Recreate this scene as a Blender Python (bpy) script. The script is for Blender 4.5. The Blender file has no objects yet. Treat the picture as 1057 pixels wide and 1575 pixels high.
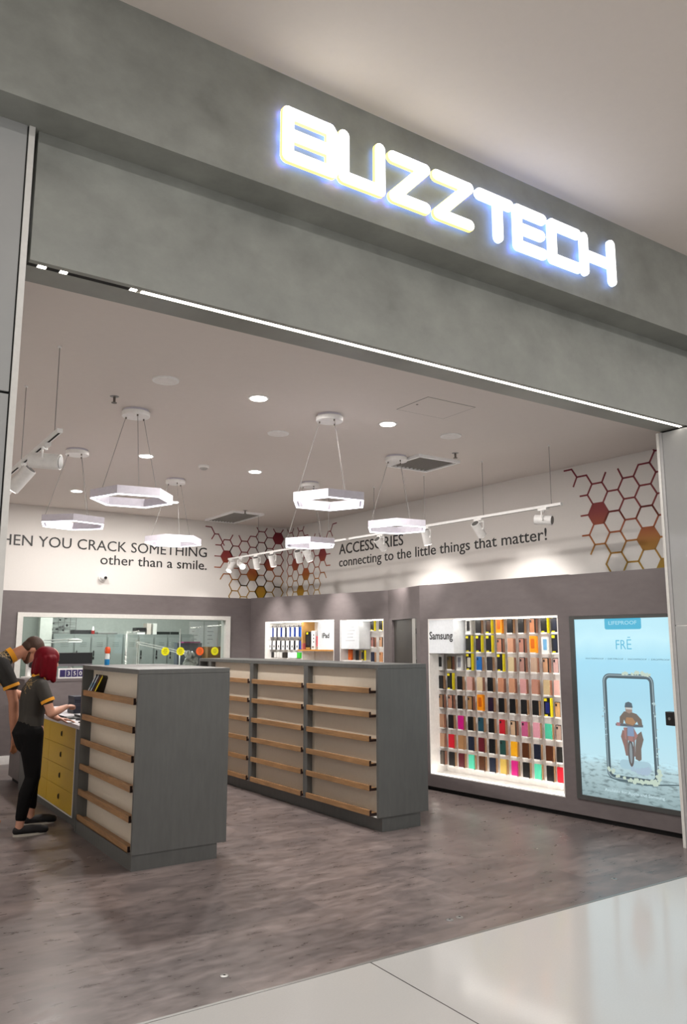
import bpy, bmesh, math, random
from mathutils import Vector, Matrix, Euler
random.seed(7)
S = bpy.context.scene
COL = S.collection
R = math.radians
PI = math.pi

# ------------------------------------------------------------------ camera
cam = bpy.data.objects.new('camera', bpy.data.cameras.new('camera'))
COL.objects.link(cam)
S.camera = cam
pitch, az = R(9.42), R(56.35)
fw = Vector((math.cos(az) * math.cos(pitch), math.sin(az) * math.cos(pitch), math.sin(pitch)))
rt = Vector((math.sin(az), -math.cos(az), 0))
up = rt.cross(fw)
cam.matrix_world = Matrix(((rt.x, up.x, -fw.x, 0), (rt.y, up.y, -fw.y, 0), (rt.z, up.z, -fw.z, 1.6), (0, 0, 0, 1)))
cam.data.sensor_fit = 'VERTICAL'
cam.data.sensor_height = 36
cam.data.sensor_width = 24
cam.data.lens = 1215 / 1575 * 36
cam.data.clip_end = 100

# ------------------------------------------------------------------ light and exposure
S.view_settings.view_transform = 'Standard'
S.view_settings.look = 'None'
S.view_settings.exposure = 0.0
S.view_settings.gamma = 1.0
S.view_settings.use_curve_mapping = False
W = bpy.data.worlds.new('world')
S.world = W
W.use_nodes = True
W.node_tree.nodes['Background'].inputs[0].default_value = (1.0, 0.99, 0.985, 1)
W.node_tree.nodes['Background'].inputs[1].default_value = 0.9

DOWNLIGHT_W = 42
SPOT_W = 92
MALL_W = 17
ROOM_W = 75


def light(name, kind, loc, power, aim=None, size=0.12, color=(1, 0.95, 0.9), spot=70, blend=0.6):
    l = bpy.data.lights.new(name, kind)
    l.energy = power
    l.color = color
    if kind == 'AREA':
        l.shape = 'DISK'
        l.size = size
    else:
        l.shadow_soft_size = size / 2
    if kind == 'SPOT':
        l.spot_size = R(spot)
        l.spot_blend = blend
    o = bpy.data.objects.new(name, l)
    COL.objects.link(o)
    o.location = loc
    if aim is not None:
        o.rotation_euler = (Vector(aim) - Vector(loc)).to_track_quat('-Z', 'Y').to_euler()
    return o


def rect_area_light(name, loc, sx, sy, power, color=(1, 1, 1), rot=(0, 0, 0)):
    l = bpy.data.lights.new(name, 'AREA')
    l.shape = 'RECTANGLE'
    l.size, l.size_y = sx, sy
    l.energy = power
    l.color = color
    o = bpy.data.objects.new(name, l)
    COL.objects.link(o)
    o.location = loc
    o.rotation_euler = rot
    return o


# ------------------------------------------------------------------ materials
def lin(c):
    c /= 255
    return c / 12.92 if c <= 0.04045 else ((c + 0.055) / 1.055) ** 2.4


def rgb(h):
    if isinstance(h, str):
        h = h.lstrip('#')
        h = (int(h[0:2], 16), int(h[2:4], 16), int(h[4:6], 16))
    return tuple(lin(c) for c in h) + (1,)


MATS = {}


def M(name, col='#888888', rough=0.5, metal=0.0, emit=0.0, noise=None, spec=0.5, rnoise=0.0, bump=0.0, alpha=1.0):
    """noise = (scale, amount, stretch xyz) varies the base colour by object-space cloud."""
    if name in MATS:
        return MATS[name]
    m = bpy.data.materials.new(name)
    m.use_nodes = True
    nt = m.node_tree
    b = nt.nodes['Principled BSDF']
    c = rgb(col)
    b.inputs['Base Color'].default_value = c
    b.inputs['Roughness'].default_value = rough
    b.inputs['Metallic'].default_value = metal
    b.inputs['Specular IOR Level'].default_value = spec
    b.inputs['Alpha'].default_value = alpha
    if emit:
        b.inputs['Emission Color'].default_value = c
        b.inputs['Emission Strength'].default_value = emit
    sc, am, st = noise or (30, 0.06, (1, 1, 1))
    tc = nt.nodes.new('ShaderNodeTexCoord')
    mp = nt.nodes.new('ShaderNodeMapping')
    mp.inputs['Scale'].default_value = st
    nt.links.new(tc.outputs['Object'], mp.inputs['Vector'])
    n = nt.nodes.new('ShaderNodeTexNoise')
    n.inputs['Scale'].default_value = sc
    n.inputs['Detail'].default_value = 6
    n.inputs['Roughness'].default_value = 0.62
    nt.links.new(mp.outputs[0], n.inputs['Vector'])
    rmp = nt.nodes.new('ShaderNodeMapRange')
    rmp.inputs[1].default_value = 0.28
    rmp.inputs[2].default_value = 0.72
    rmp.inputs[3].default_value = 1 - am
    rmp.inputs[4].default_value = 1 + am
    nt.links.new(n.outputs[0], rmp.inputs[0])
    mul = nt.nodes.new('ShaderNodeVectorMath')
    mul.operation = 'SCALE'
    mul.inputs[0].default_value = c[:3]
    nt.links.new(rmp.outputs[0], mul.inputs['Scale'])
    nt.links.new(mul.outputs[0], b.inputs['Base Color'])
    if rnoise:
        r2 = nt.nodes.new('ShaderNodeMapRange')
        r2.inputs[1].default_value = 0.3
        r2.inputs[2].default_value = 0.7
        r2.inputs[3].default_value = rough - rnoise
        r2.inputs[4].default_value = rough + rnoise
        nt.links.new(n.outputs[0], r2.inputs[0])
        nt.links.new(r2.outputs[0], b.inputs['Roughness'])
    if bump:
        bp = nt.nodes.new('ShaderNodeBump')
        bp.inputs['Strength'].default_value = bump
        bp.inputs['Distance'].default_value = 0.01
        nt.links.new(n.outputs[0], bp.inputs['Height'])
        nt.links.new(bp.outputs[0], b.inputs['Normal'])
    MATS[name] = m
    return m


def add_second_noise(m, scale, amount, stretch, dark=True):
    """A larger cloud multiplied over the colour of a material made with M."""
    nt = m.node_tree
    b = nt.nodes['Principled BSDF']
    src = b.inputs['Base Color'].links[0].from_socket
    tc = nt.nodes.new('ShaderNodeTexCoord')
    mp = nt.nodes.new('ShaderNodeMapping')
    mp.inputs['Scale'].default_value = stretch
    n = nt.nodes.new('ShaderNodeTexNoise')
    n.inputs['Scale'].default_value = scale
    n.inputs['Detail'].default_value = 4
    n.inputs['Distortion'].default_value = 0.25
    mr = nt.nodes.new('ShaderNodeMapRange')
    mr.inputs[1].default_value = 0.3
    mr.inputs[2].default_value = 0.7
    mr.inputs[3].default_value = 1 - amount
    mr.inputs[4].default_value = 1 + amount
    mul = nt.nodes.new('ShaderNodeVectorMath')
    mul.operation = 'SCALE'
    nt.links.new(tc.outputs['Object'], mp.inputs['Vector'])
    nt.links.new(mp.outputs[0], n.inputs['Vector'])
    nt.links.new(n.outputs[0], mr.inputs[0])
    nt.links.new(src, mul.inputs[0])
    nt.links.new(mr.outputs[0], mul.inputs['Scale'])
    nt.links.new(mul.outputs[0], b.inputs['Base Color'])
    return m


def emis(name, col, strength):
    if name in MATS:
        return MATS[name]
    m = bpy.data.materials.new(name)
    m.use_nodes = True
    nt = m.node_tree
    b = nt.nodes['Principled BSDF']
    b.inputs['Base Color'].default_value = rgb(col)
    b.inputs['Emission Color'].default_value = rgb(col)
    b.inputs['Emission Strength'].default_value = strength
    MATS[name] = m
    return m


def glass_mat(name, tint='#eef4f2', gloss=0.06):
    if name in MATS:
        return MATS[name]
    m = bpy.data.materials.new(name)
    m.use_nodes = True
    nt = m.node_tree
    nt.nodes.clear()
    out = nt.nodes.new('ShaderNodeOutputMaterial')
    t = nt.nodes.new('ShaderNodeBsdfTransparent')
    t.inputs[0].default_value = rgb(tint)
    g = nt.nodes.new('ShaderNodeBsdfGlossy')
    g.inputs['Roughness'].default_value = 0.03
    mx = nt.nodes.new('ShaderNodeMixShader')
    fr = nt.nodes.new('ShaderNodeFresnel')
    fr.inputs[0].default_value = 1.3
    mt = nt.nodes.new('ShaderNodeMath')
    mt.operation = 'ADD'
    mt.inputs[1].default_value = gloss * 0.3
    nt.links.new(fr.outputs[0], mt.inputs[0])
    nt.links.new(mt.outputs[0], mx.inputs[0])
    nt.links.new(t.outputs[0], mx.inputs[1])
    nt.links.new(g.outputs[0], mx.inputs[2])
    nt.links.new(mx.outputs[0], out.inputs[0])
    MATS[name] = m
    return m


CONC = add_second_noise(M('trowelled_concrete_render', '#8e908a', 0.42, noise=(3.6, 0.19, (1, 1, 1.2)), rnoise=0.12, bump=0.12), 1.1, 0.10, (1, 1, 1))
LAM = add_second_noise(M('grey_laminate', '#5f605e', 0.5, noise=(9, 0.10, (3, 3, .5))), 2.5, 0.05, (1, 1, 1))
LAMW = add_second_noise(M('warm_grey_panel', '#6b6363', 0.55, noise=(7, 0.09, (1, 1, 2.5))), 1.6, 0.06, (1, 1, 1))
WHITE_WALL = M('white_wall_paint', '#dcd8d4', 0.7, noise=(40, 0.015, (1, 1, 1)))
CEIL = M('ceiling_paint', '#e0d8d2', 0.8, noise=(20, 0.012, (1, 1, 1)))
MALLCEIL = M('mall_ceiling_paint', '#e4dad2', 0.8, noise=(20, 0.012, (1, 1, 1)))
WGLOSS = M('white_gloss_panel', '#a6a7a6', 0.10, noise=(20, 0.01, (1, 1, 1)))
TRIMW = M('white_aluminium', '#d9d7d2', 0.3)
DKGAP = M('dark_gap', '#121111', 0.8)
CREAM = M('cream_backboard', '#d9d0c0', 0.55, noise=(30, 0.02, (1, 1, 1)))
WOOD = add_second_noise(M('oak_ledge', '#9d7750', 0.45, noise=(14, 0.26, (6, .5, 6))), 3, 0.14, (.5, 1, .5))
WOODEND = M('dark_ledge_bracket', '#2b1712', 0.5)
WHITE = M('white_plastic', '#f3f2f0', 0.4)
LAMPW = M('white_lamp_metal', '#d3cfda', 0.4)
WIRE = M('steel_wire', '#8b8886', 0.4, metal=0.6)
BLACK = M('black_plastic', '#131314', 0.45)
YELLOW = M('yellow_drawer_front', '#dab41e', 0.42, noise=(20, .03, (1, 1, 1)))
LED = emis('led_tape', '#fff6ea', 9)
LEDCOOL = emis('led_white', '#f4f2ff', 4)
DOWN = emis('downlight_lens', '#fffaf4', 9)
SPOTLENS = emis('spot_lens_lit', '#fff8ee', 7)
TEXTBLK = M('black_vinyl_lettering', '#141214', 0.5)
STEEL = M('brushed_steel', '#9c9c9a', 0.35, metal=0.8)
LOCK = M('grey_green_locker_steel', '#7f8783', 0.45, noise=(30, .03, (1, 1, 1)))
SKIN = M('skin', '#c08a70', 0.5)
GOLD = M('gold_print', '#a2813e', 0.5)
AMBER = M('amber_polo_trim', '#e39a12', 0.6)


# ------------------------------------------------------------------ mesh builder
class MB:
    def __init__(self):
        self.v, self.f, self.mi = [], [], []
        self.cur = 0

    def add(self, vs, fs):
        n = len(self.v)
        self.v += [Vector(p) for p in vs]
        for f in fs:
            self.f.append([i + n for i in f])
            self.mi.append(self.cur)
        return self

    def box(self, x0, y0, z0, x1, y1, z1, T=None):
        vs = [Vector((x, y, z)) for z in (z0, z1) for y in (y0, y1) for x in (x0, x1)]
        if T:
            vs = [T @ p for p in vs]
        return self.add(vs, [(0, 2, 3, 1), (4, 5, 7, 6), (0, 1, 5, 4), (2, 6, 7, 3), (0, 4, 6, 2), (1, 3, 7, 5)])

    def prism(self, poly, o, u, v, w, d):
        """poly in (u,v) plane at o, extruded d along w."""
        o, u, v, w = Vector(o), Vector(u), Vector(v), Vector(w)
        n = len(poly)
        a = [o + u * p[0] + v * p[1] for p in poly]
        b = [p + w * d for p in a]
        fs = [tuple(range(n)), tuple(range(2 * n - 1, n - 1, -1))]
        fs += [(i, (i + 1) % n, n + (i + 1) % n, n + i) for i in range(n)]
        return self.add(a + b, fs)

    def cyl(self, p0, p1, r0, r1=None, n=16):
        r1 = r0 if r1 is None else r1
        p0, p1 = Vector(p0), Vector(p1)
        t = (p1 - p0).normalized()
        a = t.orthogonal().normalized()
        b = t.cross(a)
        vs = []
        for p, r in ((p0, r0), (p1, r1)):
            for i in range(n):
                q = 2 * PI * i / n
                vs.append(p + a * (r * math.cos(q)) + b * (r * math.sin(q)))
        fs = [(i, (i + 1) % n, n + (i + 1) % n, n + i) for i in range(n)]
        fs += [tuple(range(n - 1, -1, -1)), tuple(range(n, 2 * n))]
        return self.add(vs, fs)

    def lathe(self, prof, o=(0, 0, 0), n=24):
        """prof list of (r, z) from bottom to top around z axis."""
        o = Vector(o)
        vs, fs = [], []
        for r, z in prof:
            for i in range(n):
                q = 2 * PI * i / n
                vs.append(o + Vector((r * math.cos(q), r * math.sin(q), z)))
        m = len(prof)
        for k in range(m - 1):
            for i in range(n):
                fs.append((k * n + i, k * n + (i + 1) % n, (k + 1) * n + (i + 1) % n, (k + 1) * n + i))
        fs.append(tuple(range(n - 1, -1, -1)))
        fs.append(tuple(range((m - 1) * n, m * n)))
        return self.add(vs, fs)

    def loft(self, pts, rad, lat=(0, 1, 0), n=16, caps=True):
        """closed round-capped body through pts; rad per point r or (r_lateral, r_other)."""
        pts = [Vector(p) for p in pts]
        rad = [(r, r) if not isinstance(r, tuple) else r for r in rad]
        lat = Vector(lat)
        P, Rr, T = [], [], []
        m = len(pts)
        tans = []
        for i in range(m):
            t = (pts[min(i + 1, m - 1)] - pts[max(i - 1, 0)]).normalized()
            tans.append(t)
        t0, t1 = tans[0], tans[-1]
        if caps:
            for k in (0.97, 0.75, 0.4):
                s = math.sqrt(max(0.0, 1 - k * k))
                P.append(pts[0] - t0 * (min(rad[0]) * k)); Rr.append((rad[0][0] * s, rad[0][1] * s)); T.append(t0)
        for i in range(m):
            P.append(pts[i]); Rr.append(rad[i]); T.append(tans[i])
        if caps:
            for k in (0.4, 0.75, 0.97):
                s = math.sqrt(max(0.0, 1 - k * k))
                P.append(pts[-1] + t1 * (min(rad[-1]) * k)); Rr.append((rad[-1][0] * s, rad[-1][1] * s)); T.append(t1)
        vs, fs = [], []
        for p, r, t in zip(P, Rr, T):
            L = lat - t * lat.dot(t)
            if L.length < 1e-3:
                L = t.orthogonal()
            L.normalize()
            N = t.cross(L)
            for i in range(n):
                q = 2 * PI * i / n
                vs.append(p + L * (r[0] * math.cos(q)) + N * (r[1] * math.sin(q)))
        K = len(P)
        for k in range(K - 1):
            for i in range(n):
                fs.append((k * n + i, k * n + (i + 1) % n, (k + 1) * n + (i + 1) % n, (k + 1) * n + i))
        fs.append(tuple(range(n - 1, -1, -1)))
        fs.append(tuple(range((K - 1) * n, K * n)))
        return self.add(vs, fs)

    def ell(self, c, r, rot=None, n=20, k=12):
        c = Vector(c)
        vs, fs = [], []
        for j in range(1, k):
            th = PI * j / k
            for i in range(n):
                q = 2 * PI * i / n
                p = Vector((r[0] * math.sin(th) * math.cos(q), r[1] * math.sin(th) * math.sin(q), r[2] * math.cos(th)))
                vs.append(c + (rot @ p if rot else p))
        for s in (1, -1):
            p = Vector((0, 0, r[2] * s))
            vs.append(c + (rot @ p if rot else p))
        for j in range(k - 2):
            for i in range(n):
                fs.append((j * n + i, j * n + (i + 1) % n, (j + 1) * n + (i + 1) % n, (j + 1) * n + i))
        a, b = len(vs) - 2, len(vs) - 1
        for i in range(n):
            fs.append((a, (i + 1) % n, i))
            fs.append((b, (k - 2) * n + i, (k - 2) * n + (i + 1) % n))
        return self.add(vs, fs)

    def mesh(self, name, mats, smooth=False):
        me = bpy.data.meshes.new(name)
        bm = bmesh.new()
        vs = [bm.verts.new(p) for p in self.v]
        for f, mi in zip(self.f, self.mi):
            try:
                q = bm.faces.new([vs[i] for i in f])
                q.material_index = mi
            except ValueError:
                pass
        bmesh.ops.recalc_face_normals(bm, faces=bm.faces[:])
        bm.to_mesh(me)
        bm.free()
        for m in (mats if isinstance(mats, (list, tuple)) else [mats]):
            me.materials.append(m)
        if smooth:
            me.polygons.foreach_set('use_smooth', [True] * len(me.polygons))
            me.set_sharp_from_angle(angle=0.7)
        return me

    def build(self, name, mats, parent=None, smooth=False, bevel=0.0):
        return place(name, self.mesh(name, mats, smooth), parent, bevel)


def place(name, me, parent=None, bevel=0.0):
    o = bpy.data.objects.new(name, me)
    COL.objects.link(o)
    if parent is not None:
        o.parent = parent
    if bevel:
        b = o.modifiers.new('edge', 'BEVEL')
        b.width = bevel
        b.segments = 2
        b.limit_method = 'ANGLE'
    return o


def tag(o, label=None, cat=None, group=None, kind=None):
    if label:
        o['label'] = label
    if cat:
        o['category'] = cat
    if group:
        o['group'] = group
    if kind:
        o['kind'] = kind
    return o


def thing(name, label, cat, loc=(0, 0, 0), rz=0.0, group=None):
    o = bpy.data.objects.new(name, None)
    o.empty_display_size = 0.05
    COL.objects.link(o)
    o.location = loc
    o.rotation_euler = (0, 0, rz)
    return tag(o, label, cat, group)


def copy_thing(src, loc=None, rz=None, label=None, group=None, name=None):
    r = src.copy()
    COL.objects.link(r)
    if loc is not None:
        r.location = loc
    if rz is not None:
        r.rotation_euler = (0, 0, rz)
    if label:
        r['label'] = label
    if group:
        r['group'] = group
    for ch in list(src.children):
        c = ch.copy()
        COL.objects.link(c)
        c.parent = r
        for g in list(ch.children):
            d = g.copy()
            COL.objects.link(d)
            d.parent = c
    return r


def struct(name, mb, m, parent=None, smooth=False):
    o = mb.build(name, m, parent, smooth)
    if parent is None:
        o['kind'] = 'structure'
    return o


def rrect(w, h, r, n=4, cx=0, cy=0):
    p = []
    for sx, sy, a in ((1, 1, 0), (-1, 1, 90), (-1, -1, 180), (1, -1, 270)):
        for i in range(n + 1):
            q = R(a + 90 * i / n)
            p.append((cx + sx * (w / 2 - r) + r * math.cos(q), cy + sy * (h / 2 - r) + r * math.sin(q)))
    return p


def text_mesh(name, body, mat, o, u, v, cap, width=None, depth=0.003, bold=0.0, align='LEFT', parent=None, sx=None):
    """Lettering: baseline start o, reading direction u, up v; cap height and total width in metres."""
    cu = bpy.data.curves.new(name, 'FONT')
    cu.body = body
    cu.size = 1.0
    cu.extrude = 0.0
    cu.offset = bold
    cu.resolution_u = 3
    t = bpy.data.objects.new(name, cu)
    COL.objects.link(t)
    dg = bpy.context.evaluated_depsgraph_get()
    me = bpy.data.meshes.new_from_object(t.evaluated_get(dg))
    bpy.data.objects.remove(t)
    bpy.data.curves.remove(cu)
    xs = [p.co.x for p in me.vertices]
    x0, x1 = min(xs), max(xs)
    k = cap / 0.727
    kx = (width / (x1 - x0)) if width else k * (sx or 1)
    u, v = Vector(u).normalized(), Vector(v).normalized()
    w = u.cross(v)
    o = Vector(o)
    off = {'LEFT': x0, 'CENTER': (x0 + x1) / 2, 'RIGHT': x1}[align]
    for p in me.vertices:
        p.co = o + u * ((p.co.x - off) * kx) + v * (p.co.y * k)
    bm = bmesh.new()
    bm.from_mesh(me)
    g = bmesh.ops.extrude_face_region(bm, geom=bm.faces[:])
    bmesh.ops.translate(bm, vec=w * depth, verts=[e for e in g['geom'] if isinstance(e, bmesh.types.BMVert)])
    bmesh.ops.recalc_face_normals(bm, faces=bm.faces[:])
    bm.to_mesh(me)
    bm.free()
    me.materials.clear()
    me.materials.append(mat)
    me.name = name
    return place(name, me, parent)


def split_words(o, u, gap, label, cat, group):
    """lettering on a wall: one thing whose parts are its words."""
    u = Vector(u).normalized()
    me = o.data
    bm = bmesh.new()
    bm.from_mesh(me)
    bm.verts.ensure_lookup_table()
    seen, isl = set(), []
    for v in bm.verts:
        if v.index in seen:
            continue
        st, comp = [v], []
        seen.add(v.index)
        while st:
            q = st.pop()
            comp.append(q.index)
            for e in q.link_edges:
                w = e.other_vert(q)
                if w.index not in seen:
                    seen.add(w.index)
                    st.append(w)
        d = [bm.verts[i].co.dot(u) for i in comp]
        isl.append((min(d), max(d), comp))
    isl.sort(key=lambda t: t[0])
    words, hi = [], -1e9
    for a, b_, comp in isl:
        if a - hi > gap:
            words.append([])
        words[-1] += comp
        hi = max(hi, b_)
    root = thing(o.name.split('.')[0], label, cat, (0, 0, 0), 0, group)
    for w in words:
        ids = {i: k for k, i in enumerate(w)}
        m2 = bpy.data.meshes.new('word')
        m2.from_pydata([me.vertices[i].co[:] for i in w], [], [[ids[i] for i in p.vertices] for p in me.polygons if p.vertices[0] in ids])
        m2.materials.append(me.materials[0])
        place('word', m2, root)
    bm.free()
    nm = o.name
    bpy.data.objects.remove(o)
    root.name = nm
    return root


# ------------------------------------------------------------------ THE SETTING
ZC = 3.53          # shop ceiling
YB = 11.64         # back wall plane

# shop floor: vinyl planks
mf = M('vinyl_plank_floor', '#6d6361', 0.33, noise=(10, 0.34, (0.7, 1.7, 1)), rnoise=0.08, spec=0.5)
add_second_noise(mf, 3.2, 0.20, (.8, 1.6, 1))
nt = mf.node_tree
b = nt.nodes['Principled BSDF']
src = b.inputs['Base Color'].links[0].from_socket
br = nt.nodes.new('ShaderNodeTexBrick')
br.inputs['Scale'].default_value = 1.0
br.inputs['Brick Width'].default_value = 0.92
br.inputs['Row Height'].default_value = 0.23
br.inputs['Mortar Size'].default_value = 0.002
br.inputs['Color1'].default_value = (1.16, 1.14, 1.12, 1)
br.inputs['Color2'].default_value = (0.82, 0.82, 0.83, 1)
br.inputs['Mortar'].default_value = (0.90, 0.89, 0.89, 1)
tc = nt.nodes.new('ShaderNodeTexCoord')
nt.links.new(tc.outputs['Object'], br.inputs['Vector'])
mu = nt.nodes.new('ShaderNodeVectorMath')
mu.operation = 'MULTIPLY'
nt.links.new(src, mu.inputs[0])
nt.links.new(br.outputs[0], mu.inputs[1])
nt.links.new(mu.outputs[0], b.inputs['Base Color'])
struct('floor', MB().box(0.3, 3.54, -0.1, 7.6, 16.2, 0), mf)

# mall floor: glossy pale tiles, joints along x = 2.515
mt = M('polished_mall_tile', '#bfbebc', 0.13, noise=(120, 0.03, (1, 1, 1)), spec=0.55)
nt = mt.node_tree
b = nt.nodes['Principled BSDF']
src = b.inputs['Base Color'].links[0].from_socket
br = nt.nodes.new('ShaderNodeTexBrick')
br.offset = 0.0
br.inputs['Scale'].default_value = 1.0
br.inputs['Brick Width'].default_value = 3.0
br.inputs['Row Height'].default_value = 3.0
br.inputs['Mortar Size'].default_value = 0.0035
br.inputs['Mortar Smooth'].default_value = 0.0
br.inputs['Color1'].default_value = (1, 1, 1, 1)
br.inputs['Color2'].default_value = (1, 1, 1, 1)
br.inputs['Mortar'].default_value = (0.12, 0.11, 0.11, 1)
tc = nt.nodes.new('ShaderNodeTexCoord')
mp = nt.nodes.new('ShaderNodeMapping')
mp.inputs['Location'].default_value = (-2.515 + 3.0, -3.54 + 6.0, 0)
nt.links.new(tc.outputs['Object'], mp.inputs['Vector'])
nt.links.new(mp.outputs[0], br.inputs['Vector'])
mu = nt.nodes.new('ShaderNodeVectorMath')
mu.operation = 'MULTIPLY'
nt.links.new(src, mu.inputs[0])
nt.links.new(br.outputs[0], mu.inputs[1])
nt.links.new(mu.outputs[0], b.inputs['Base Color'])
struct('floor_mall', MB().box(-10, -10, -0.1, 18, 3.535, 0), mt)
struct('trim_1', MB().box(0.3, 3.528, -0.05, 7.6, 3.546, 0.002), STEEL)

struct('ceiling', MB().box(0.3, 3.98, ZC, 7.6, 11.75, ZC + 0.1), CEIL)
struct('ceiling_mall', MB().box(-10, -10, 4.775, 18, 3.6, 4.9), MALLCEIL)

# fascia over the shopfront, recessed beam below it
struct('wall_front', MB().box(-5, 3.52, 4.06, 12, 4.3, 4.80), CONC)
struct('wall_front_lower', MB().box(0.70, 3.73, 3.392, 7.4, 3.765, 4.06).box(0.70, 3.765, 3.41, 7.4, 3.80, 4.06).box(0.70, 3.80, 3.392, 7.4, 3.98, 4.06), CONC)

# glossy white piers either side of the opening
pl = struct('wall_front_left', MB().box(-5, 3.715, 0, 0.645, 3.95, 2.715).box(-5, 3.715, 2.728, 0.645, 3.95, 4.06), WGLOSS)
MB().box(-5, 3.73, 2.71, 0.645, 3.94, 2.73).build('panel_joint', DKGAP, pl)
MB().box(0.645, 3.722, 0, 0.652, 3.95, 4.06).build('joint_strip', DKGAP, pl)
MB().box(0.652, 3.708, 0, 0.680, 3.95, 4.06).build('edge_trim', TRIMW, pl)
pr_ = struct('wall_front_right', MB().box(5.915, 3.0, 0, 9.5, 3.955, 1.738).box(5.915, 3.0, 1.746, 9.5, 3.955, 3.375), WGLOSS)
MB().box(5.92, 3.02, 1.73, 9.5, 3.95, 1.75).build('panel_joint', M('pale_joint', '#f0efec', .4), pr_)
MB().box(5.905, 3.985, 0, 6.0, 4.01, 3.38).build('edge_trim', TRIMW, pr_)
MB().box(5.91, 3.957, 0, 6.0, 3.983, 3.38).build('edge_trim', M('grey_aluminium', '#a9a8a8', .35), pr_)
MB().box(5.93, 3.0, 3.375, 9.5, 3.98, 3.392).build('shadow_gap', DKGAP, pr_)

# walls
struct('wall_left', MB().box(0.2, 3.95, 0, 0.3, 16.2, ZC), WHITE_WALL)
struct('wall_back', MB().box(0.3, YB + .005, 2.317, 6.6, YB + 0.15, ZC), WHITE_WALL)
BW0, BW1, BWZ0, BWZ1 = 2.36, 5.54, 0.95, 2.0
wb = MB()
wb.box(0.3, YB, 0, BW0, YB + .15, 2.317).box(BW1, YB, 0, 6.6, YB + .15, 2.317)
wb.box(BW0, YB, 0, BW1, YB + .15, BWZ0).box(BW0, YB, BWZ1, BW1, YB + .15, 2.317)
struct('wall_back_lower', wb, LAMW)
struct('baseboard_back', MB().box(0.3, YB - 0.015, 0, 6.0, YB, 0.11), WHITE)

RWO, RWT = Vector((6.58, 11.64, 0)), Vector((.0476, -1, 0)).normalized()
RWA = math.atan2(RWT.y, RWT.x)
wr = struct('wall_right', MB().box(0, 0, 0, 8.4, 0.15, ZC), WHITE_WALL)
wr.location = RWO
wr.rotation_euler = (0, 0, RWA)

# right wall, lower joinery: two set-backs joined by a splayed return
T6 = Vector((.105, -1, 0)).normalized()
A6 = math.atan2(T6.y, T6.x)
SO = Vector((5.82, 7.2, 0))       # frame of the near display wall
IO = Vector((5.93, 11.64, 0))     # frame of the far display wall
ts = (SO + T6 * 0.038) - (IO + T6 * 3.29)
TS = Vector((ts.x, ts.y, 0))
LS = TS.length
TS.normalize()
AS = math.atan2(TS.y, TS.x)
DO = IO + T6 * 3.29


def frame_panels(mb, s_edges, d, holes_top):
    pass


X_, Y_, Z_ = (1, 0, 0), (0, 1, 0), (0, 0, 1)


def panel(mb, s0, s1, z0, z1, d=0.3, z1b=None):
    z1b = z1 if z1b is None else z1b
    mb.prism([(s0, z0), (s1, z0), (s1, z1b), (s0, z1)], (0, 0, 0), X_, Z_, Y_, d)


NS0, NS1, NZ0, NZ1 = 0.166, 1.921, 0.172, 1.870
PS0, PS1, PZ0, PZ1 = 2.055, 3.19, 0.184, 1.853
m = MB()
for a in ((.038, NS0, .045, 2.26), (NS0, NS1, .045, NZ0), (NS0, NS1, NZ1, 2.258), (NS1, PS0, .045, 2.256), (PS0, PS1, .045, PZ0), (PS0, PS1, PZ1, 2.25), (PS1, 3.6, .045, 2.245)):
    panel(m, *a)
o = struct('wall_right_lower', m, LAMW)
o.location, o.rotation_euler = SO, (0, 0, A6)
MB().box(0.05, 0.03, 0, 3.6, 0.28, 0.045).build('kick', DKGAP, o)

I1S0, I1S1, I1Z = 0.424, 2.164, 1.932
I2S0, I2S1, I2Z = 2.293, 3.20, 1.918
IZ0 = 0.9
zt = lambda s: 2.322 - s * 0.0112
m = MB()
panel(m, -0.02, I1S0, 0, zt(0), .3, zt(I1S0))
panel(m, I1S0, I1S1, I1Z, zt(I1S0), .3, zt(I1S1))
panel(m, I1S0, I1S1, 0, IZ0)
panel(m, I1S1, I2S0, 0, zt(I1S1), .3, zt(I2S0))
panel(m, I2S0, I2S1, I2Z, zt(I2S0), .3, zt(I2S1))
panel(m, I2S0, I2S1, 0, IZ0)
panel(m, I2S1, 3.29, 0, zt(I2S1), .3, zt(3.29))
o = struct('wall_right_far', m, LAMW)
o.location, o.rotation_euler = IO, (0, 0, A6)

D0, D1, D2, DZ = 0.165, 1.01, 1.16, 1.89
m = MB()
panel(m, 0, D0, 0, 2.285, .12, 2.283)
panel(m, D0, D2, DZ, 2.283, .12, 2.262)
panel(m, D2, LS, 0, 2.262, .12, 2.26)
o = struct('wall_right_return', m, LAMW)
o.location, o.rotation_euler = DO, (0, 0, AS)
dr = thing('door_1', None, None, DO, AS)
dr['kind'] = 'structure'
MB().box(D0 + .005, 0.03, 0.005, D1, 0.07, DZ - .005).build('door_leaf', M('dark_door_laminate', '#3d3b37', .45), dr)
MB().box(D1, -0.004, 0, D2 - .03, 0.10, DZ - .004).build('door_frame', M('door_jamb', '#a9a7a2', .4), dr)
for z in (0.35, 1.0, 1.38, 1.74):
    MB().box(D2 - .03, 0.0, z - .03, D2 - .002, 0.03, z + .03).build('hinge', BLACK, dr)

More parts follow.
